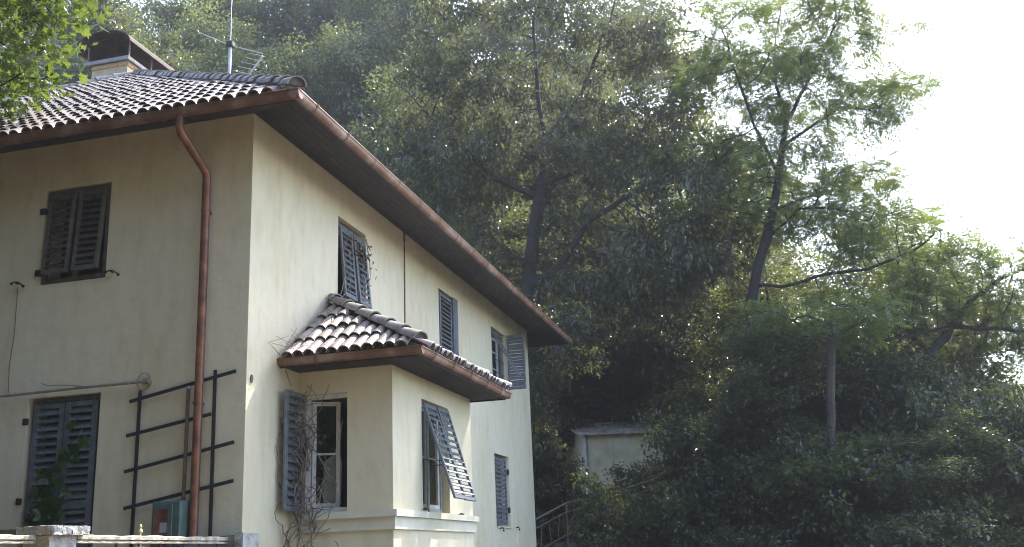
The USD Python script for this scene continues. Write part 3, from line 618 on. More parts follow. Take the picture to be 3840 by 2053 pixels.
def leaf_quads(P, dirs, nrm, ln, wd, fold=.25):
    "one pointed, folded leaf per row"
    dirs = dirs/np.linalg.norm(dirs, axis=1, keepdims=True); s = np.cross(dirs, nrm); s /= np.linalg.norm(s, axis=1, keepdims=True)+1e-9; n = np.cross(s, dirs)
    ln, wd = np.broadcast_to(ln, len(P))[:, None], np.broadcast_to(wd, len(P))[:, None]
    V = np.stack([P, P+dirs*ln*.45+s*wd/2+n*wd*fold, P+dirs*ln, P+dirs*ln*.45-s*wd/2+n*wd*fold], 1).reshape(-1, 3)
    F = (np.array([[0, 1, 2], [0, 2, 3]])[None]+(np.arange(len(P))*4)[:, None, None]).reshape(-1, 3)
    return V, F
def broad_leaves(nodes, par, tips, per, spread, ln, droop=.3, wr=.5, jit=.25):
    P = np.repeat(nodes[tips], per, 0); n = len(P); D = np.repeat(nodes[tips]-nodes[par[tips]], per, 0); D /= np.linalg.norm(D, axis=1, keepdims=True)+1e-9
    P = P+gr.normal(0, spread, (n, 3))*[1, 1, .8]
    d = D*.35+gr.normal(0, .75, (n, 3)); d[:, 2] -= droop; nr = gr.normal(0, .55, (n, 3))+[0, 0, 1.]
    l = ln*np.exp(gr.normal(0, jit, n)); return leaf_quads(P, d, nr, l, l*wr)
def lobed_leaves(nodes, par, tips, per, spread, ln, droop=.5):
    P = np.repeat(nodes[tips], per, 0); n = len(P); P = P+gr.normal(0, spread, (n, 3)); d = gr.normal(0, .8, (n, 3)); d[:, 2] -= droop; d /= np.linalg.norm(d, axis=1, keepdims=True)
    nr = gr.normal(0, .6, (n, 3))+[0, -.2, 1.]; sd = np.cross(d, nr); sd /= np.linalg.norm(sd, axis=1, keepdims=True); up = np.cross(sd, d); l = (ln*np.exp(gr.normal(0, .22, n)))[:, None]
    ang = np.linspace(-2.8, 2.8, 13); rr = np.array([.42, .30, .56, .34, .62, .40, .72, .40, .62, .34, .56, .30, .42]); V = [P]
    for a, r in zip(ang, rr): V.append(P+(d*math.cos(a)+sd*math.sin(a))*r*l+up*l*(.10*abs(math.sin(a))-.12*r*r))
    V = np.stack(V, 1).reshape(-1, 3); F = (np.array([[0, k, k+1] for k in range(1, 13)])[None]+(np.arange(n)*14)[:, None, None]).reshape(-1, 3)
    return V, F
def fronds(nodes, par, tips, per, spread, ln, pairs=5, lw=.36):
    P = np.repeat(nodes[tips], per, 0); n = len(P); D = np.repeat(nodes[tips]-nodes[par[tips]], per, 0); D /= np.linalg.norm(D, axis=1, keepdims=True)+1e-9
    P = P+gr.normal(0, spread, (n, 3)); d = D*.5+gr.normal(0, .7, (n, 3))*[1, 1, .5]; d[:, 2] -= .12; d /= np.linalg.norm(d, axis=1, keepdims=True)
    nr = gr.normal(0, .35, (n, 3))+[0, 0, 1.]; s = np.cross(d, nr); s /= np.linalg.norm(s, axis=1, keepdims=True); up = np.cross(s, d); L_ = ln*np.exp(gr.normal(0, .2, n))[:, None]
    PP, DD, NN, LL = [], [], [], []
    for k in range(pairs):
        f = .2+.75*k/(pairs-1); c = P+d*L_*f-up*L_*.18*f*f
        for sg in (-1, 1): PP.append(c); DD.append(s*sg+d*.35-up*.15); NN.append(up+gr.normal(0, .2, (n, 3))); LL.append(L_[:, 0]*lw*(1-.25*abs(f-.5)))
    PP.append(P+d*L_-up*L_*.18); DD.append(d-up*.3); NN.append(up); LL.append(L_[:, 0]*lw)
    LL = np.concatenate(LL); return leaf_quads(np.vstack(PP), np.vstack(DD), np.vstack(NN), LL, LL*.42, .1)
def build_tree(name, label, cat, base, lines, att, step, infl, kill, trunk_r, leaf, leafm, barkm='bark', tipw=.012, trunk_n=None, leafr=.03, group=None, bias=(0, 0, .12), iters=90, k=7, drop=0.):
    lines = [np.array(l, float) for l in lines]
    sn, sp_ = polyseed(lines, step); nt = trunk_n or len(sn)
    nodes, par = grow(att, sn, sp_, step, infl, kill, iters, bias)
    r, ch = radii(nodes, par, tipw, base=trunk_r)
    t = Thing(name, label, cat, base, group)
    first = len(polyseed(lines[:1], step)[0])
    isT = np.zeros(len(nodes), bool); isT[:first] = True
    t.part('trunk', limbs_mesh(nodes, par, r, isT, 9), barkm, smooth=False)
    root = np.full(len(nodes), -1)
    for i in range(len(nodes)):
        if not isT[i] and par[i] >= 0: root[i] = i if isT[par[i]] else root[par[i]]
    ids, cnt = np.unique(root[root >= 0], return_counts=True)
    for q in ids[cnt > 3]: t.part('branch', limbs_mesh(nodes, par, r, root == q, 5), barkm)
    tips = np.where((r < leafr) & (par >= 0))[0]
    if drop: tips = tips[gr.random(len(tips)) > drop]
    v, f = leaf(nodes, par, tips)
    t.part('crown', (v, f), leafm)
    print(name, 'nodes', len(nodes), 'tips', len(tips), 'leaf tris', len(f))
    return t
def cl(n, blobs, per=0, size=.5, flat_=.5, clear=False):
    "attraction points in a set of ellipsoids: (centre, radii, share)"
    if not per: return np.vstack([ellips(c, r, int(n*w), .15) for c, r, w in blobs])
    out = []
    for c, r, w in blobs:
        m = int(n*w); cs = ellips(c, r, max(3, m//per), .35); k = gr.integers(0, len(cs), m); s_ = size*np.exp(gr.normal(0, .25, len(cs)))
        out.append(cs[k]+gr.normal(0, 1, (m, 3))*s_[k][:, None]*np.array([1, 1, flat_]))
    out = np.vstack(out)
    if clear:      # the trunk and its fork stay open towards the house
        tx = np.interp(out[:, 2], [5, 8.3, 10, 12, 13, 16], [-1.3, -1.06, -.8, -.5, -.35, -.5]); out = out[~((np.abs(out[:, 0]-tx) < .75) & (out[:, 1] < 19.2) & (out[:, 2] < 14.5))]
    return out

# the big drooping broadleaf tree behind the far end of the roof
t1b = float(gnd(-1.3, 19))
build_tree('broadleaf_tree', 'tallest tree, big drooping olive-green crown rising behind the far roof end', 'tree', (-1.3, 19, t1b),
    [[(-1.35, 19, t1b-.2), (-1.25, 19, 5.5), (-1.06, 19, 8.31), (-.79, 19.1, 10.09), (-.49, 19.2, 11.78), (-.33, 19.2, 12.98), (-.47, 19.1, 13.97), (-.48, 19, 15.24), (-.5, 19, 17.2)],
     [(-.33, 19.2, 12.9), (.35, 18.9, 13.42), (1.03, 18.6, 14.0), (1.76, 18.2, 15.28), (2.37, 18, 16.73)], [(-.6, 19.2, 11.39), (.26, 19.7, 11.81), (1.17, 20.1, 12.2), (2.59, 20.6, 12.8), (4.53, 20.8, 13.71)],
     [(-.95, 19.1, 11.0), (-1.97, 18.6, 11.6), (-3.52, 18, 13.4), (-5.0, 17.8, 15.2)], [(-1.15, 19, 7.9), (-.18, 18.6, 8.34), (1.16, 18, 9.6), (2.91, 17.4, 10.27), (4.6, 17, 10.6)], [(-1.0, 19, 8.6), (-2, 19.6, 9.6), (-3.2, 20, 10.8), (-4.4, 20.2, 11.6)]],
    cl(3000, [((-.5, 19.6, 14.6), (5.1, 3.8, 4.2), .5), ((2.6, 18.8, 10.8), (3.2, 3.0, 2.6), .19), ((-3.0, 19, 10.8), (2.9, 3, 2.8), .15), ((3.4, 17.6, 8.2), (2.2, 2, 1.6), .1), ((3.7, 19.6, 14.4), (1.3, 1.6, 2.2), .05), ((.9, 18.2, 6.7), (1.9, 1.2, 1.3), .07)], 36, .55, .5, True),
    .38, 3.2, .46, .27, lambda n, p, t: broad_leaves(n, p, t, 58, .21, .165, droop=.75, wr=.45), 'leaf_olive', leafr=.022)
# acacia with limbs out into the sky
t2b = float(gnd(5.4, 17))
build_tree('robinia_tree', 'feathery acacia with dark forked limbs standing against the bright sky', 'tree', (5.4, 17, t2b),
    [[(5.2, 17, t2b-.2), (5.4, 17, 4.5), (5.57, 17, 6.41), (5.82, 17, 7.27), (6.17, 17, 8.14), (6.5, 17, 9.25), (6.78, 17, 10.39), (7.06, 17, 11.5), (7.47, 17.1, 12.21), (8.12, 17.2, 13.2), (8.81, 17.3, 14.45), (9.1, 17.4, 15.4)],
     [(6.6, 17, 9.9), (6.17, 16.7, 11.31), (5.87, 16.5, 12.71), (5.57, 16.4, 14.28), (5.2, 16.4, 15.2)], [(6.87, 17, 10.73), (7.66, 16.7, 11.09), (8.45, 16.5, 11.45), (9.05, 16.4, 11.3)], [(6.42, 17, 9.03), (7.02, 17.5, 9.25), (7.91, 17.9, 9.6), (8.84, 18.1, 9.6)],
     [(6.1, 17, 8.0), (7.09, 16.6, 8.75), (7.8, 16.4, 8.62), (8.48, 16.3, 8.4)], [(5.75, 17, 7.0), (6.63, 16.3, 6.6), (7.55, 16, 6.72), (8.51, 15.9, 6.7), (9.62, 16, 7.05), (10.25, 16, 7.46)], [(7.06, 17, 11.5), (6.9, 17.5, 12.8), (7.0, 17.8, 14.2), (7.3, 17.8, 15.4)]],
    cl(1900, [((6.9, 17, 13.4), (2.2, 2.1, 2.7), .3), ((8.5, 17.2, 11.8), (2.0, 1.8, 2.4), .24), ((7.6, 17.6, 9.3), (2.2, 1.8, 1.5), .22), ((8.9, 17.0, 7.4), (2.2, 1.5, 1.2), .16), ((5.4, 17, 10), (1.6, 2, 2.2), .1)], 22, .42, .28),
      .32, 2.2, .40, .16, lambda n, p, t: fronds(n, p, t, 12, .2, .30), 'leaf_robinia', leafr=.02)
t3b = float(gnd(8.9, 18))
build_tree('robinia_tree', 'leaning acacia with nearly level boughs low at the right edge', 'tree', (8.9, 18, t3b),
    [[(8.8, 18, t3b-.2), (8.9, 18, 1.6), (8.98, 18, 2.64), (9.21, 18, 3.66), (9.77, 18, 4.47), (10.61, 18, 5.46), (11.07, 18, 5.96), (11.85, 18.2, 6.53), (12.7, 18.4, 6.9)], [(10.61, 18, 5.4), (11.45, 17.6, 5.22), (12.35, 17.4, 5.05), (13.4, 17.2, 5.1)],
     [(10.5, 18, 5.35), (9.68, 17.6, 5.23), (8.65, 17.4, 5.11), (7.68, 17.3, 4.76)], [(9.9, 18, 4.6), (9.6, 18.5, 5.6), (9.8, 18.7, 6.6)]],
    cl(1500, [((11.2, 18.9, 6.4), (2.7, 1.7, 1.4), .5), ((9.0, 18.8, 5.7), (2.2, 1.6, 1.3), .3), ((13, 18.6, 5.4), (2, 1.6, 1.2), .2)], 22, .42, .28),
    .30, 2.0, .38, .15, lambda n, p, t: fronds(n, p, t, 11, .19, .28), 'leaf_robinia', leafr=.02)

# hillside kinds, one of each built, the others placed as copies
def hill_tree(name, label, loc, h, w, leafm, per, ln, blobs=9, droop=.3, wr=.55, conif=False, seed=0, group=None, barkm='bark'):
    global gr
    gr = np.random.default_rng(100+seed); x, y, z = loc
    bl = []
    for i in range(blobs):
        f = i/(blobs-1); zz_ = h*(.16+.76*f); rr = w/2*(math.sin(math.pi*(.22+.70*f))**.8 if not conif else 1.05-f); a = gr.random()*6.28
        off = rr*.5*(0 if i == blobs-1 else 1); bl.append(((x+math.cos(a+i*2.4)*off, y+math.sin(a+i*2.4)*off, z+zz_), (rr*.62, rr*.62, h*.11+.3), 1/blobs))
    lean = gr.normal(0, .25, 2); top = (x+lean[0], y+lean[1], z+h*.92)
    return build_tree(name, label, 'tree', loc, [[(x, y, z-.3), (x+lean[0]*.4, y+lean[1]*.4, z+h*.45), top]], cl(1700, bl, 24, h*.036, .6), h*.03, h*.24, h*.034, h*.014,
        lambda n, p, t: broad_leaves(n, p, t, per, h*.021, ln, droop, wr), leafm, barkm, tipw=.01, leafr=.02, group=group)
HG = 'leafy trees covering the hillside behind the house'
HL = 'leafy green tree standing among the others on the wooded hillside'
hill = [  # x, y, height, width, kind
 (-24.9, 38.3, 16.1, 8.2, 'p'), (-12.8, 31.2, 13.4, 7.2, 'd'), (-16.9, 44.7, 15.6, 7.0, 'p'), (-22.7, 46.4, 17.9, 8.0, 'd'), (-14.4, 47.7, 17.4, 4.6, 'c'), (-26.9, 34.5, 16.8, 7.5, 'm'), (-17.6, 33.3, 13.4, 6.4, 'm'), (-25.6, 27.9, 15.1, 7, 'd'),
 (-20.6, 29.1, 14.2, 6.6, 'd'), (-9.4, 30.4, 12.6, 6.6, 'm'), (-10.7, 41.6, 12.9, 7.2, 'd'), (-5.2, 25.0, 11.0, 5.6, 'm'), (-9.5, 47.2, 14.3, 7.5, 'm'), (-2.8, 40.5, 13.5, 8, 'm'), (1.7, 37.0, 12.6, 7.2, 'd'), (4.8, 31.2, 10.9, 6.2, 'm'),
 (7.3, 33.2, 8.4, 6.8, 'd'), (9.1, 25.1, 7.4, 6, 'm'), (12.0, 32.8, 7.4, 6.4, 'd'), (13.1, 28.6, 6.2, 6.4, 'm'), (15.6, 34.2, 5.6, 6.2, 'p'), (13.9, 22.4, 4.6, 5.4, 'p'), (.2, 27.8, 8.6, 6, 'd'), (3.6, 24.4, 7.6, 5.4, 'm'), (-2.1, 28.4, 8.2, 6.2, 'd'),
 (6.1, 27.2, 7.3, 5.2, 'd'), (-35.6, 38.1, 18.9, 8.5, 'm'), (-29.0, 49.8, 18.1, 9.5, 'm'), (.8, 30.9, 11.5, 6.2, 'm'), (-19.5, 52, 16, 8, 'm'), (-15, 38, 12, 7, 'm'), (-21.5, 39.5, 12, 6, 'd'), (-6.5, 35, 12, 7, 'd'), (10.8, 38, 8, 8, 'm'), (16.8, 29, 5.2, 6.5, 'm'), (17.5, 38, 7, 8, 'd'), (-31, 42, 17, 8, 'd'), (-5.5, 44, 14, 8, 'd'), (-26, 44, 18, 8.5, 'm'), (-19, 47, 18, 8, 'd'), (-35, 47, 19, 9, 'd'), (-12.5, 52, 18, 8.5, 'm'), (-6, 53, 18, 9, 'd'), (-24, 56, 20, 9, 'm'), (-23.5, 33, 15, 7, 'm'), (-15.2, 29, 13, 6, 'd'), (-31, 31, 15, 7, 'd'), (-8, 26.5, 10.5, 6, 'd'), (6.1, 15.8, 6.2, 3.8, 'm'), (5.9, 20.6, 7.6, 4.4, 'm'), (7.6, 18.8, 5.6, 4.6, 'd'), (-2.4, 24.4, 7.4, 4.6, 'd'), (-1.0, 18.4, 6.8, 1.9, 'd'), (9.6, 13.4, 4.0, 3.0, 'm'), (11.9, 14.8, 3.2, 3.2, 'p'), (13.6, 21.4, 5.4, 4, 'p'), (6.0, 17.0, 4.4, 3, 'm'), (11.4, 12.6, 3.4, 3, 'm'), (14.2, 19.6, 6, 4.4, 'm'), (-40, 44, 20, 9, 'm'), (-17, 58, 20, 10, 'd'), (-32, 55, 21, 10, 'd'), (-10, 58, 20, 10, 'm'), (-2, 50, 17, 9, 'm'), (-27.5, 39.5, 17, 7.5, 'd'), (-20.5, 34.5, 14.5, 6.5, 'm'), (-22.5, 43, 17, 7.5, 'm'), (-14, 33.5, 14, 6.5, 'm'), (-33, 34, 17, 8, 'm'), (-38, 40, 20, 9, 'm'), (-26.2, 30.0, 20.5, 7.5, 'm'), (-14.5, 43.5, 19.5, 7.5, 'm'), (-9.9, 36.6, 18, 6.5, 'd')]
seen_through = 'leafy tree partly seen through the crown of the tallest tree'
special = {70: 'tall mid-green tree filling the top edge between near maple and chimney', 71: 'tall mid-green tree at the top edge touching the conifer', 72: 'tall dark tree right of the conifer behind the edge of the tallest tree',
 0: 'pale-leaved tree on the slope immediately left of the aerial mast', 1: 'glossy dark rounded tree on the slope above the near roof corner', 2: 'pale tree at the top edge just left of the tallest tree',
 3: 'dark tree top at the upper edge right of the aerial whip', 4: 'narrow conifer at the skyline beside the left edge of the tallest tree', 5: 'mid-green tree rising directly behind the chimney cowl', 6: 'mid-green tree behind the hip ridge just right of the aerial',
 7: 'dark tree filling the gap between the chimney and the near maple', 8: 'dark low tree behind the ridge between chimney and aerial', 9: 'mid-green tree beyond the long eave touching the left of the tallest tree', 11: 'mid-green tree low behind the long eave beneath the tallest tree',
 10: None, 12: None, 13: None, 32: None, 37: None, 15: 'leafy tree glimpsed between the tallest tree and the tall acacia trunk', 18: 'dark tree behind the tip of the lowest bough of the tall acacia',
 22: 'dark tree behind the foot of the tallest tree, above the shed', 23: 'bushy mid-green tree overhanging the right side of the shed', 24: 'dark tree close beyond the far tip of the long eave', 33: 'distant mid-green tree meeting the sky above the leaning acacia',
 36: 'dark tree at the top edge straight above the chimney', 38: 'dark tree at the top edge behind the aerial whip', 39: 'mid-green tree at the top edge above the near roof corner', 44: 'mid-green tree right behind the rear end of the chimney cowl',
 45: 'dark tree low behind the hip tiles between aerial and roof corner', 47: 'dark tree close behind the long eave, left of the tallest tree trunk', 48: 'large leafy tree hiding the foot of the tall acacia', 49: 'mid-green tree left of the tall acacia trunk under its crown',
 50: 'dark tree between the tall acacia trunk and the leaning acacia', 51: 'dark tree just right of the far roof end above the shed', 52: 'slim dark tree close against the far corner of the house', 53: 'mid-green bushy tree low in front of the leaning acacia',
 56: 'small mid-green tree among dark leaves below the tall acacia', 63: 'mid-green tree at the top edge beside the crown tip of the tallest tree', 64: 'mid-green tree at the top edge just right of the chimney', 65: 'dark rounded tree directly behind the aerial mast',
 66: 'mid-green rounded tree just right of the aerial, above its boom', 67: 'mid-green tree on the slope midway between aerial and tallest tree', 68: 'mid-green tree glimpsed behind the near maple leaves', 69: 'mid-green tree at the top edge above the front rim of the chimney'}
protos = {}
kinds = {'p': ('leaf_pale', 42, .19, .55, False), 'd': ('leaf_dark', 42, .2, .55, False), 'm': ('leaf_mid', 42, .2, .55, False), 'c': ('leaf_dark', 60, .16, .22, True)}
hr = np.random.default_rng(21)
for i, (x, y, h, w, kd) in enumerate(hill):
    z = float(gnd(x, y)); nm = 'conifer_tree' if kd == 'c' else 'hillside_tree'
    rot = hr.random()*360
    if i not in special: continue            # wholly hidden
    lab, grp = (special[i], None) if special[i] else (seen_through, 'trees seen through the tallest crown')
    var = kd if kd in 'pc' else kd+str(i % 2)
    if var not in protos:
        lm, per, ln, wr, con = kinds[kd]
        t = hill_tree(nm, lab, (x, y, z), h, w, lm, per, ln, wr=wr, conif=con, seed=len(protos), group=grp); protos[var] = (t.path, h, w)
    else:
        p, h0, w0 = protos[var]; copy_thing(p, nm, lab, 'tree', (x, y, z), rot, (w/w0, w/w0, h/h0), grp)

# near maple overhanging the left end of the roof
gr = np.random.default_rng(77)
build_tree('maple_tree', 'near tree with large yellow-green leaves hanging over the left roof end', 'tree', (-8.6, -3.2, -1.6),
    [[(-8.6, -3.2, -1.8), (-8.4, -3, 2), (-7.9, -2.6, 5.2), (-7.2, -2.0, 7.4), (-6.6, -1.4, 9.6)], [(-7.6, -2.3, 6.2), (-6.4, -1.4, 7.2), (-5.0, -.6, 8.0)], [(-6.8, -1.6, 9), (-5.4, -1, 9.8), (-4, -.6, 10.4)]],
    cl(1300, [((-4.7, -.2, 7.0), (1.95, 1.2, 1.05), .42), ((-3.4, -.2, 8.1), (1.2, 1.1, .5), .14), ((-5.8, -.8, 9.5), (2.8, 2.2, 1.8), .44)]),
      .34, 2.6, .5, .2, lambda n, p, t: lobed_leaves(n, p, t, 34, .22, .125), 'leaf_maple', leafr=.022)

for i_, (x_, y_, w_, h_) in enumerate(((-1.4, -8.4, 6, 19), (2.2, -14.2, 7, 15), (9.8, -15.8, 7, 15), (14, -12.5, 7, 15), (17.5, -7.5, 7, 14), (5.6, -17.5, 8, 18), (13, -19, 9, 19), (-1.0, -13.2, 6, 17), (-2.6, -9.8, 7.4, 21), (-7.2, -7.2, 8, 21), (-12.8, -6.6, 9, 21), (-6, -14, 9, 19), (-14, -13, 9, 19), (.8, -15.5, 8, 16), (-18, -3, 8, 15), (6.5, -19, 9, 15), (-10.5, -9.5, 8, 20), (-4.6, -11.2, 8, 20), (-20, -9, 9, 20), (-9.6, -3.9, 6, 9), (-5.2, -6.4, 5, 9), (-6.4, -3.5, 5, 8.5), (-4.0, -5.7, 5, 10))):
    p, h0, w0 = protos['d%d' % (i_ % 2)]
    copy_thing(p, 'lane_tree', 'dense broadleaf tree across the lane facing the shaded front of the house', 'tree', (x_, y_, -1.6), i_*70, (w_/w0, w_/w0, h_/h0), 'trees across the lane')
# ------------------------------------------------------------ bare pale trunk, shrubs
def shrub(name, label, loc, w, h, leafm, per, ln, wr, seed, group=None, droop=.2):
    global gr
    gr = np.random.default_rng(300+seed); x, y, z = loc
    lines = [[(x, y, z-.2), (x, y, z+h*.25), (x+.05, y, z+h*.6)], [(x, y, z+.1), (x+w*.2, y-.1, z+h*.4)], [(x, y, z+.1), (x-w*.2, y+.1, z+h*.45)], [(x, y, z+.1), (x+.1, y-w*.2, z+h*.4)]]
    bl = [((x+gr.normal(0, w*.2), y+gr.normal(0, w*.2), z+h*(.3+.5*gr.random())), (w*.3, w*.3, h*.25), .14) for _ in range(7)]
    return build_tree(name, label, 'shrub', loc, lines, cl(900, bl, 20, w*.10, .7), w*.05, w*.5, w*.065, .04, lambda n, p, t: broad_leaves(n, p, t, per, w*.05, ln, droop, wr), leafm, tipw=.006, leafr=.013, group=group, k=5)
SG = 'dark shrubs crowding the slope beside and below the shed'; SL = 'dark leafy shrub in the shady thicket on the slope'
sh = [(-.75, 18.2, 1.6, 3.5, 'l'), (3.2, 15.8, 2.6, 2.5, 'b'), (5.0, 15.2, 2.8, 2.7, 'a'), (4.6, 18.6, 3.2, 3.0, 'l'), (6.8, 14.6, 3.2, 3.2, 'a'), (8.6, 14.2, 3.4, 3.5, 'b'), (10.4, 14.6, 3.6, 3.9, 'a'), (12.2, 14, 3.6, 4.2, 'b'), (6.0, 18.6, 3.6, 4.8, 'a'), (4.2, 17.0, 2.6, 3.4, 'a'), (8.2, 17.2, 3.2, 4.0, 'a'), (7.4, 19.5, 3.6, 4.0, 'b'), (10.6, 20.6, 3.6, 3.6, 'a'), (-2.6, 18.8, 3.0, 3.4, 'a'), (-2.8, 20.8, 3.4, 3.6, 'b'),
      (5.2, 21.6, 3.2, 3.2, 'a'), (12.2, 16.8, 3.2, 3.4, 'b'), (2.2, 18.6, 2.4, 1.9, 'a'), (6.2, 17.2, 2.8, 2.6, 'b'), (9.4, 16.6, 3.0, 3.0, 'a'), (4.2, 13.8, 2.2, 1.6, 'a'), (5.6, 12.8, 2.2, 1.6, 'b'), (8, 12.4, 2.6, 1.9, 'a'), (-3.8, 23, 4, 4.2, 'a'), (1.6, 26.5, 4, 4, 'b')]
sp_lab = {0: 'glossy laurel-like shrub beside the far house corner behind the stair railing', 1: 'light-tipped rounded shrub in front of the lower right of the shed', 2: 'dark shrub below the large leafy tree, right of the light-tipped rounded shrub',
 4: 'dark shrub near the bottom edge left of the low feathery acacia', 5: 'broad dark shrub filling the slope right of the low feathery acacia', 6: 'dark shrub below the trunk foot of the leaning acacia', 17: 'small shrub directly below the right corner of the shed',
 23: 'shrub between the left side of the shed and the house corner', 24: 'bush rising behind the shed roof', 20: 'small dark shrub at the bottom edge right of the light-tipped rounded shrub', 21: 'smallest shrub at the bottom edge below the low feathery acacia', 22: 'low shrub at the bottom edge beneath the broad dark shrub'}
sk = {'l': ('leaf_dark', 18, .17, .32, .5), 'a': ('leaf_dark', 26, .12, .5, .2), 'b': ('leaf_mid', 26, .11, .5, .2)}
sprot = {}
for i, (x, y, w, h, kd) in enumerate(sh):
    rot = hr.random()*360
    if i in (3, 7, 13, 14, 15, 18): continue            # wholly hidden
    z = float(gnd(x, y)); lab, grp = (sp_lab[i], None) if i in sp_lab else (SL, SG)
    if kd not in sprot:
        lm, per, ln, wr, dr = sk[kd]; t = shrub('shrub', lab, (x, y, z), w, h, lm, per, ln, wr, len(sprot), grp, dr); sprot[kd] = (t.path, w, h)
    else:
        p, w0, h0 = sprot[kd]; copy_thing(p, 'shrub', lab, 'shrub', (x, y, z), rot, (w/w0, w/w0, h/h0), grp)
for x_, y_, s_, r_, lb_ in ((6.9, 13.6, .5, 40, 'young feathery acacia low in the thicket left of the slim bare trunk'),):
    copy_thing('/World/robinia_tree_001', 'young_robinia', lb_, 'tree', (x_, y_, float(gnd(x_, y_))), r_, (s_, s_, s_))
gr = np.random.default_rng(15); zb = float(gnd(7.1, 14.3))
build_tree('slender_tree', 'slender tree with straight slim trunk, bare below its small feathery crown', 'tree', (7.05, 14.3, zb), [[(7.0, 14.3, zb-.2), (7.08, 14.3, 2.2), (7.17, 14.3, 3.2), (7.3, 14.3, 4.1), (7.38, 14.3, 4.8), (7.45, 14.3, 5.4)]],
    cl(300, [((7.4, 14.5, 5.2), (1.2, 1.1, .6), 1)], 20, .3, .3), .28, 1.8, .36, .10, lambda n, p, t: fronds(n, p, t, 10, .17, .28), 'leaf_robinia', 'bark_pale', leafr=.02)
# ground cover on the slope
gr = np.random.default_rng(9)
n = 60000; px = gr.uniform(-34, 22, n); py = gr.uniform(13.8, 52, n); ok = ~((px < .6) & (px > -15.5) & (py < 15.2)); px, py = px[ok], py[ok]; n = len(px)
P = np.stack([px, py, gnd(px, py)+gr.random(n)*.5], -1); v, f = leaf_quads(P, gr.normal(0, .6, (n, 3))+[0, 0, .5], gr.normal(0, .7, (n, 3))+[0, -.3, 1], .32, .16)
single('undergrowth', (v, f), 'leaf_dark', 'low dark leafy ground cover under the trees', 'ground cover', 'stuff')

# ------------------------------------------------------------ shed, stairs and railings
SH = Thing('shed', 'small pale shed with sloping sheet roof in the trees behind the house', 'shed', (1.2, 22, 1.2))
sw = [np.array([-.17, 22.0]), np.array([2.58, 22.0]), np.array([1.35, 24.6]), np.array([-1.35, 24.6])]
def wallp(a, b, z0, za, zb, t=.05):
    d = (b-a)/np.linalg.norm(b-a); n = np.array([d[1], -d[0]])*t; V = [(*a, z0), (*b, z0), (*b, zb), (*a, za)]; V2 = [(*(a-n), z0), (*(b-n), z0), (*(b-n), zb), (*(a-n), za)]
    return trimesh.Trimesh(np.array(V+V2), np.array([[0, 1, 2], [0, 2, 3], [4, 6, 5], [4, 7, 6], [0, 4, 5], [0, 5, 1], [1, 5, 6], [1, 6, 2], [2, 6, 7], [2, 7, 3], [3, 7, 4], [3, 4, 0]]), process=False)
nP = 3
for i in range(nP):
    a = sw[0]+(sw[1]-sw[0])*(i/nP+.0012); b = sw[0]+(sw[1]-sw[0])*((i+1)/nP-.0012); SH.part('wall_panel', wallp(a, b, .6, 3.70-.1*i/nP, 3.70-.1*(i+1)/nP), 'shed_wall')
SH.part('side_wall', wallp(sw[3], sw[0]+[-.02, .03], .6, 4.35, 3.70), 'shed_wall'); SH.part('side_wall', wallp(sw[1]+[.0, .03], sw[2], .6, 3.58, 4.25), 'shed_wall'); SH.part('back_wall', wallp(sw[2], sw[3], .6, 4.25, 4.35), 'shed_wall')
SH.part('corner_strip', box(-.22, -.13, 21.955, 21.995, .6, 3.69), 'galvanised')
q0, q1, q2, q3 = np.array([-.34, 21.75, 3.71]), np.array([2.78, 21.75, 3.60]), np.array([1.40, 24.8, 4.38]), np.array([-1.55, 24.8, 4.50]); nc = 24
for s_ in range(3):
    V = []
    for i in range(nc+1):
        f = (s_+i/nc)/3; off = np.array([0, 0,   .009*math.sin(i/nc*2*math.pi*5)+.006*s_]); V += [q0+(q1-q0)*f+off, q3+(q2-q3)*f+off, q0+(q1-q0)*f+off-[0, 0, .012], q3+(q2-q3)*f+off-[0, 0, .012]]
    F = []
    for i in range(nc): a = i*4; F += [[a, a+4, a+5], [a, a+5, a+1], [a+2, a+3, a+7], [a+2, a+7, a+6], [a, a+2, a+6], [a, a+6, a+4]]
    SH.part('roof_sheet', trimesh.Trimesh(np.array(V), np.array(F), process=False), 'shed_roof')
ST = Thing('garden_stairs', 'concrete garden steps climbing behind the house beside the railing', 'stairs', (0, 17.4, -.6))
for i in range(9): 
    f = i/8; c = np.array([-1.8, 15.6, -.55])*(1-f)+np.array([.15, 17.35, .35])*f
    ST.part('step', trimesh.creation.box((.36, 1.1, .16)).apply_transform(trimesh.transformations.rotation_matrix(.73, [0, 0, 1])).apply_translation(c+[-.35, .38, -.08]), 'concrete_step')
RL = Thing('stair_railing', 'thin metal stair railing with slanting balusters right of the far house corner', 'railing', (.17, 17, .45))
rp_ = [np.array([-1.9, 15.4, .22]), np.array([.17, 17, 1.37]), np.array([1.57, 17.15, 1.62]), np.array([2.7, 17.5, 1.95])]
for a, b in zip(rp_[:-1], rp_[1:]):
    RL.part('handrail', tube([a, b], .024, 7), 'handrail_paint'); RL.part('middle_rail', tube([a-[0, 0, .23], b-[0, 0, .23]], .016, 6), 'handrail_paint'); RL.part('bottom_rail', tube([a-[0, 0, .82], b-[0, 0, .82]], .016, 6), 'handrail_paint')
    m_ = int(np.linalg.norm(b-a)/.26)
    for i in range(1, m_):
        c = a+(b-a)*i/m_; RL.part('baluster', tube([c-[.03*(-1)**i, 0, .23], c-[-.03*(-1)**i, 0, .82]], .009, 5), 'handrail_paint')
for p_ in rp_[1:3]: RL.part('post', tube([p_, p_-[0, 0, 1.1]], .022, 7), 'handrail_paint')
RR = Thing('red_handrail', 'dull red handrail crossing the bushes right of the shed', 'railing', (3.2, 16.8, .2))
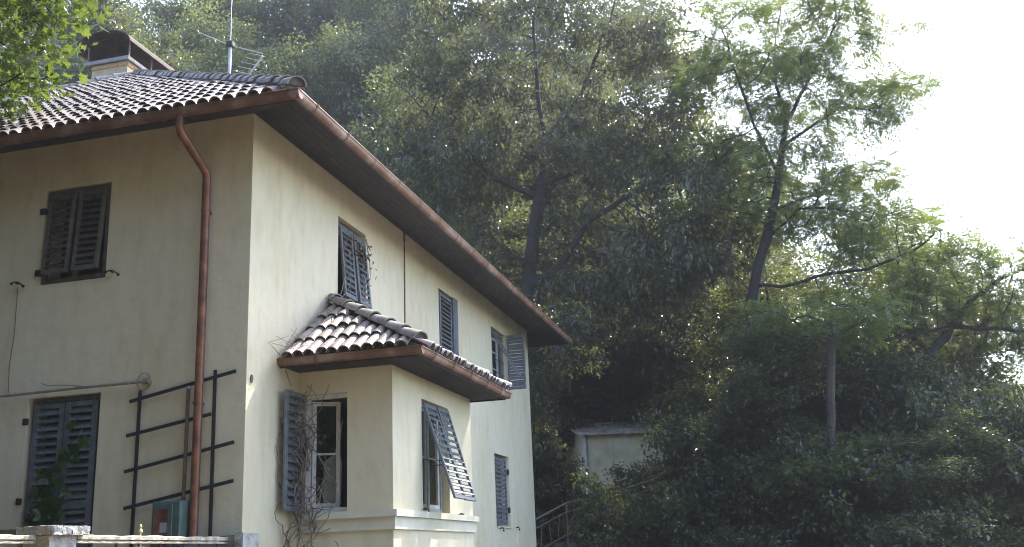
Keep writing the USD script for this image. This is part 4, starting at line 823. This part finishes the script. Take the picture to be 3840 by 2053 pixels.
RR.part('handrail', tube([(2.4, 16.8, 1.88), (3.9, 16.8, 2.2), (4.8, 16.9, 2.38)], .024, 6), 'red_rail'); RR.part('board', bevbox(2.45, 4.7, 16.83, 16.86, 1.5, 1.72, .005), 'red_rail')
for x_ in (2.5, 3.6, 4.7): RR.part('post', tube([(x_, 16.84, 1.88+(x_-2.4)*.21), (x_, 16.84, .2)], .022, 6), 'red_rail')
single('power_cable', tube([(2.7, 21.9, 3.78), (5, 21, 4.0), (8, 20, 4.35)], .012, 4), 'iron', 'thin dark cable running from the shed roof into the trees', 'cable')

# ------------------------------------------------------------ climbers
vr = np.random.default_rng(31)
DV = Thing('dried_vine', 'tangle of dry brown vine stems beside the open bay window', 'vine', (.15, 1.0, -1.5))
for i in range(42):
    p = np.array([.16+vr.normal(0, .06), 1.16+vr.normal(0, .07), -1.5 if i < 15 else vr.uniform(.4, 1.5)]); pts = [p]; d = np.array([0, -.05, 1.]); nst = int(vr.uniform(16, 40)) if i < 15 else int(vr.uniform(7, 15))
    for _ in range(nst):
        d = d+vr.normal(0, .33, 3)*[1, 1, .6]+np.array([.16-p[0], 1.05-p[1], .12])*.5
        if p[2] > 2.2: d[2] -= .5
        d /= np.linalg.norm(d); p = p+d*.10
        p[0] = max(p[0], .03)
        if p[1] > 1.30: p[1] = 1.30
        pts.append(p.copy())
    DV.part('stem', tube(pts, np.linspace(vr.uniform(.008, .017), .004, len(pts)), 4), 'twig')
for i in range(90):
    p = np.array([.2+vr.normal(0, .08), 1.05+vr.normal(0, .12), vr.uniform(-.3, 2.2)]); d = vr.normal(0, 1, 3)*[.8, .8, .6]; d /= np.linalg.norm(d); q = p+d*vr.uniform(.1, .25)+vr.normal(0, .02, 3); p[0] = max(.03, p[0]); q[0] = max(.03, q[0]); e = q+(q-p)*.6+vr.normal(0, .04, 3); e[0] = max(.03, e[0])
    DV.part('twig', tube([p, q, e], [.0055, .005, .003], 4), 'twig')
gutter_twigs = []
for i in range(9):
    p = np.array([.06+vr.random()*.25, .72+vr.normal(0, .05), 2.56]); gutter_twigs.append(tube([p, p+[.05*vr.normal(), .1*vr.normal(), .12], p+[.1*vr.normal(), -.25*vr.random(), .1+.25*vr.random()]], [.005, .004, .002], 4))
DV.part('twig', gutter_twigs+[tube([(.12, .9, 2.2), (.08, .74, 2.5), (.25, .95, 2.72), (.5, 1.3, 2.95), (.62, 1.4, 3.02), (.45, 1.6, 3.2), (.1, 1.9, 3.45), (.04, 2.2, 3.7)], .006, 5)], 'twig')
DU = Thing('withered_creeper', 'withered brown creeper leaves hanging over the first upstairs shutters', 'vine', (.05, 3.3, 4.6))
cv = [np.array([(.03, 2.3, 3.62), (.06, 2.55, 3.8), (.10, 2.6, 4.1), (.06, 2.58, 4.4), (.07, 2.75, 4.7), (.05, 3.1, 4.85), (.05, 3.5, 4.88), (.06, 3.66, 4.75)]), np.array([(.04, 2.45, 3.6), (.14, 2.7, 3.95), (.12, 2.62, 4.2), (.05, 2.6, 4.5)]), np.array([(.05, 3.0, 4.9), (.08, 3.05, 4.4), (.1, 3.1, 4.0), (.11, 3.06, 3.85)]), np.array([(.05, 3.5, 4.9), (.09, 3.55, 4.5), (.05, 3.66, 4.3)])]
for c in cv: DU.part('stem', tube(c, np.linspace(.008, .004, len(c)), 4), 'twig')
n = 70; P = np.stack([.05+vr.random(n)*.06, 3.25+vr.normal(0, .22, n), 4.78-np.abs(vr.normal(0, .25, n))], -1); vv, ff = leaf_quads(P, vr.normal(0, .6, (n, 3))+[0, 0, -.8], vr.normal(0, 1, (n, 3)), .085, .04)
DU.part('leaves', (vv, ff), 'leaf_dry')
GV = Thing('grape_vine', 'green grape vine climbing over the closed garden door shutters', 'vine', (-2.5, -.2, -1.6))
GV.part('stem', [tube([(-2.6, -.12, -1.6), (-2.55, -.12, .1), (-2.4, -.13, .7), (-2.5, -.11, 1.1), (-2.2, -.12, 1.5), (-2.1, -.1, 1.75)], [.014, .012, .01, .008, .006, .004], 5), tube([(-2.4, -.13, .7), (-2.7, -.12, .9), (-2.75, -.1, 1.3)], .006, 5)], 'twig')
def vleaf(c, d, n, s):
    d = d/np.linalg.norm(d); sd = np.cross(d, n); sd /= np.linalg.norm(sd); nn_ = np.cross(sd, d)
    ang = np.linspace(-2.75, 2.75, 15); rr = .5+.16*np.cos(ang*5)+.08*np.cos(ang); V = [c]+[c+(d*math.cos(a)*r+sd*math.sin(a)*r)*s-nn_*s*.18*r*r*4*.4 for a, r in zip(ang, rr)]
    return trimesh.Trimesh(np.array(V), np.array([[0, k, k+1] for k in range(1, 15)]), process=False)
path = np.array([(-2.55, -.12, .1), (-2.6, -.12, .5), (-2.45, -.13, .8), (-2.5, -.11, 1.1), (-2.3, -.12, 1.35), (-2.12, -.1, 1.65)])
for i in range(60):
    t_ = vr.random()*5; k_ = int(t_); c = path[k_]+(path[k_+1]-path[k_])*(t_-k_)+np.array([vr.normal(0, .13), -abs(vr.normal(0, .05)), vr.normal(0, .12)])
    if c[1] > -.09: c[1] = -.09
    GV.part('leaf', vleaf(c, vr.normal(0, .5, 3)+[0, -.3, -.7], vr.normal(0, .35, 3)+[0, -1, .35], vr.uniform(.10, .17)), 'leaf_vine')

# ------------------------------------------------------------ air
M['haze'] = usdkit.material(stage, '/World/Looks/haze', {'v': ('principled_volume', {'color': (.86, .9, 1.), 'density': .0004, 'anisotropy': .35})}, [], volume='v.volume')
single('haze', box(-141, 141, -141, 141, -3.2, 75), 'haze', kind='stuff')
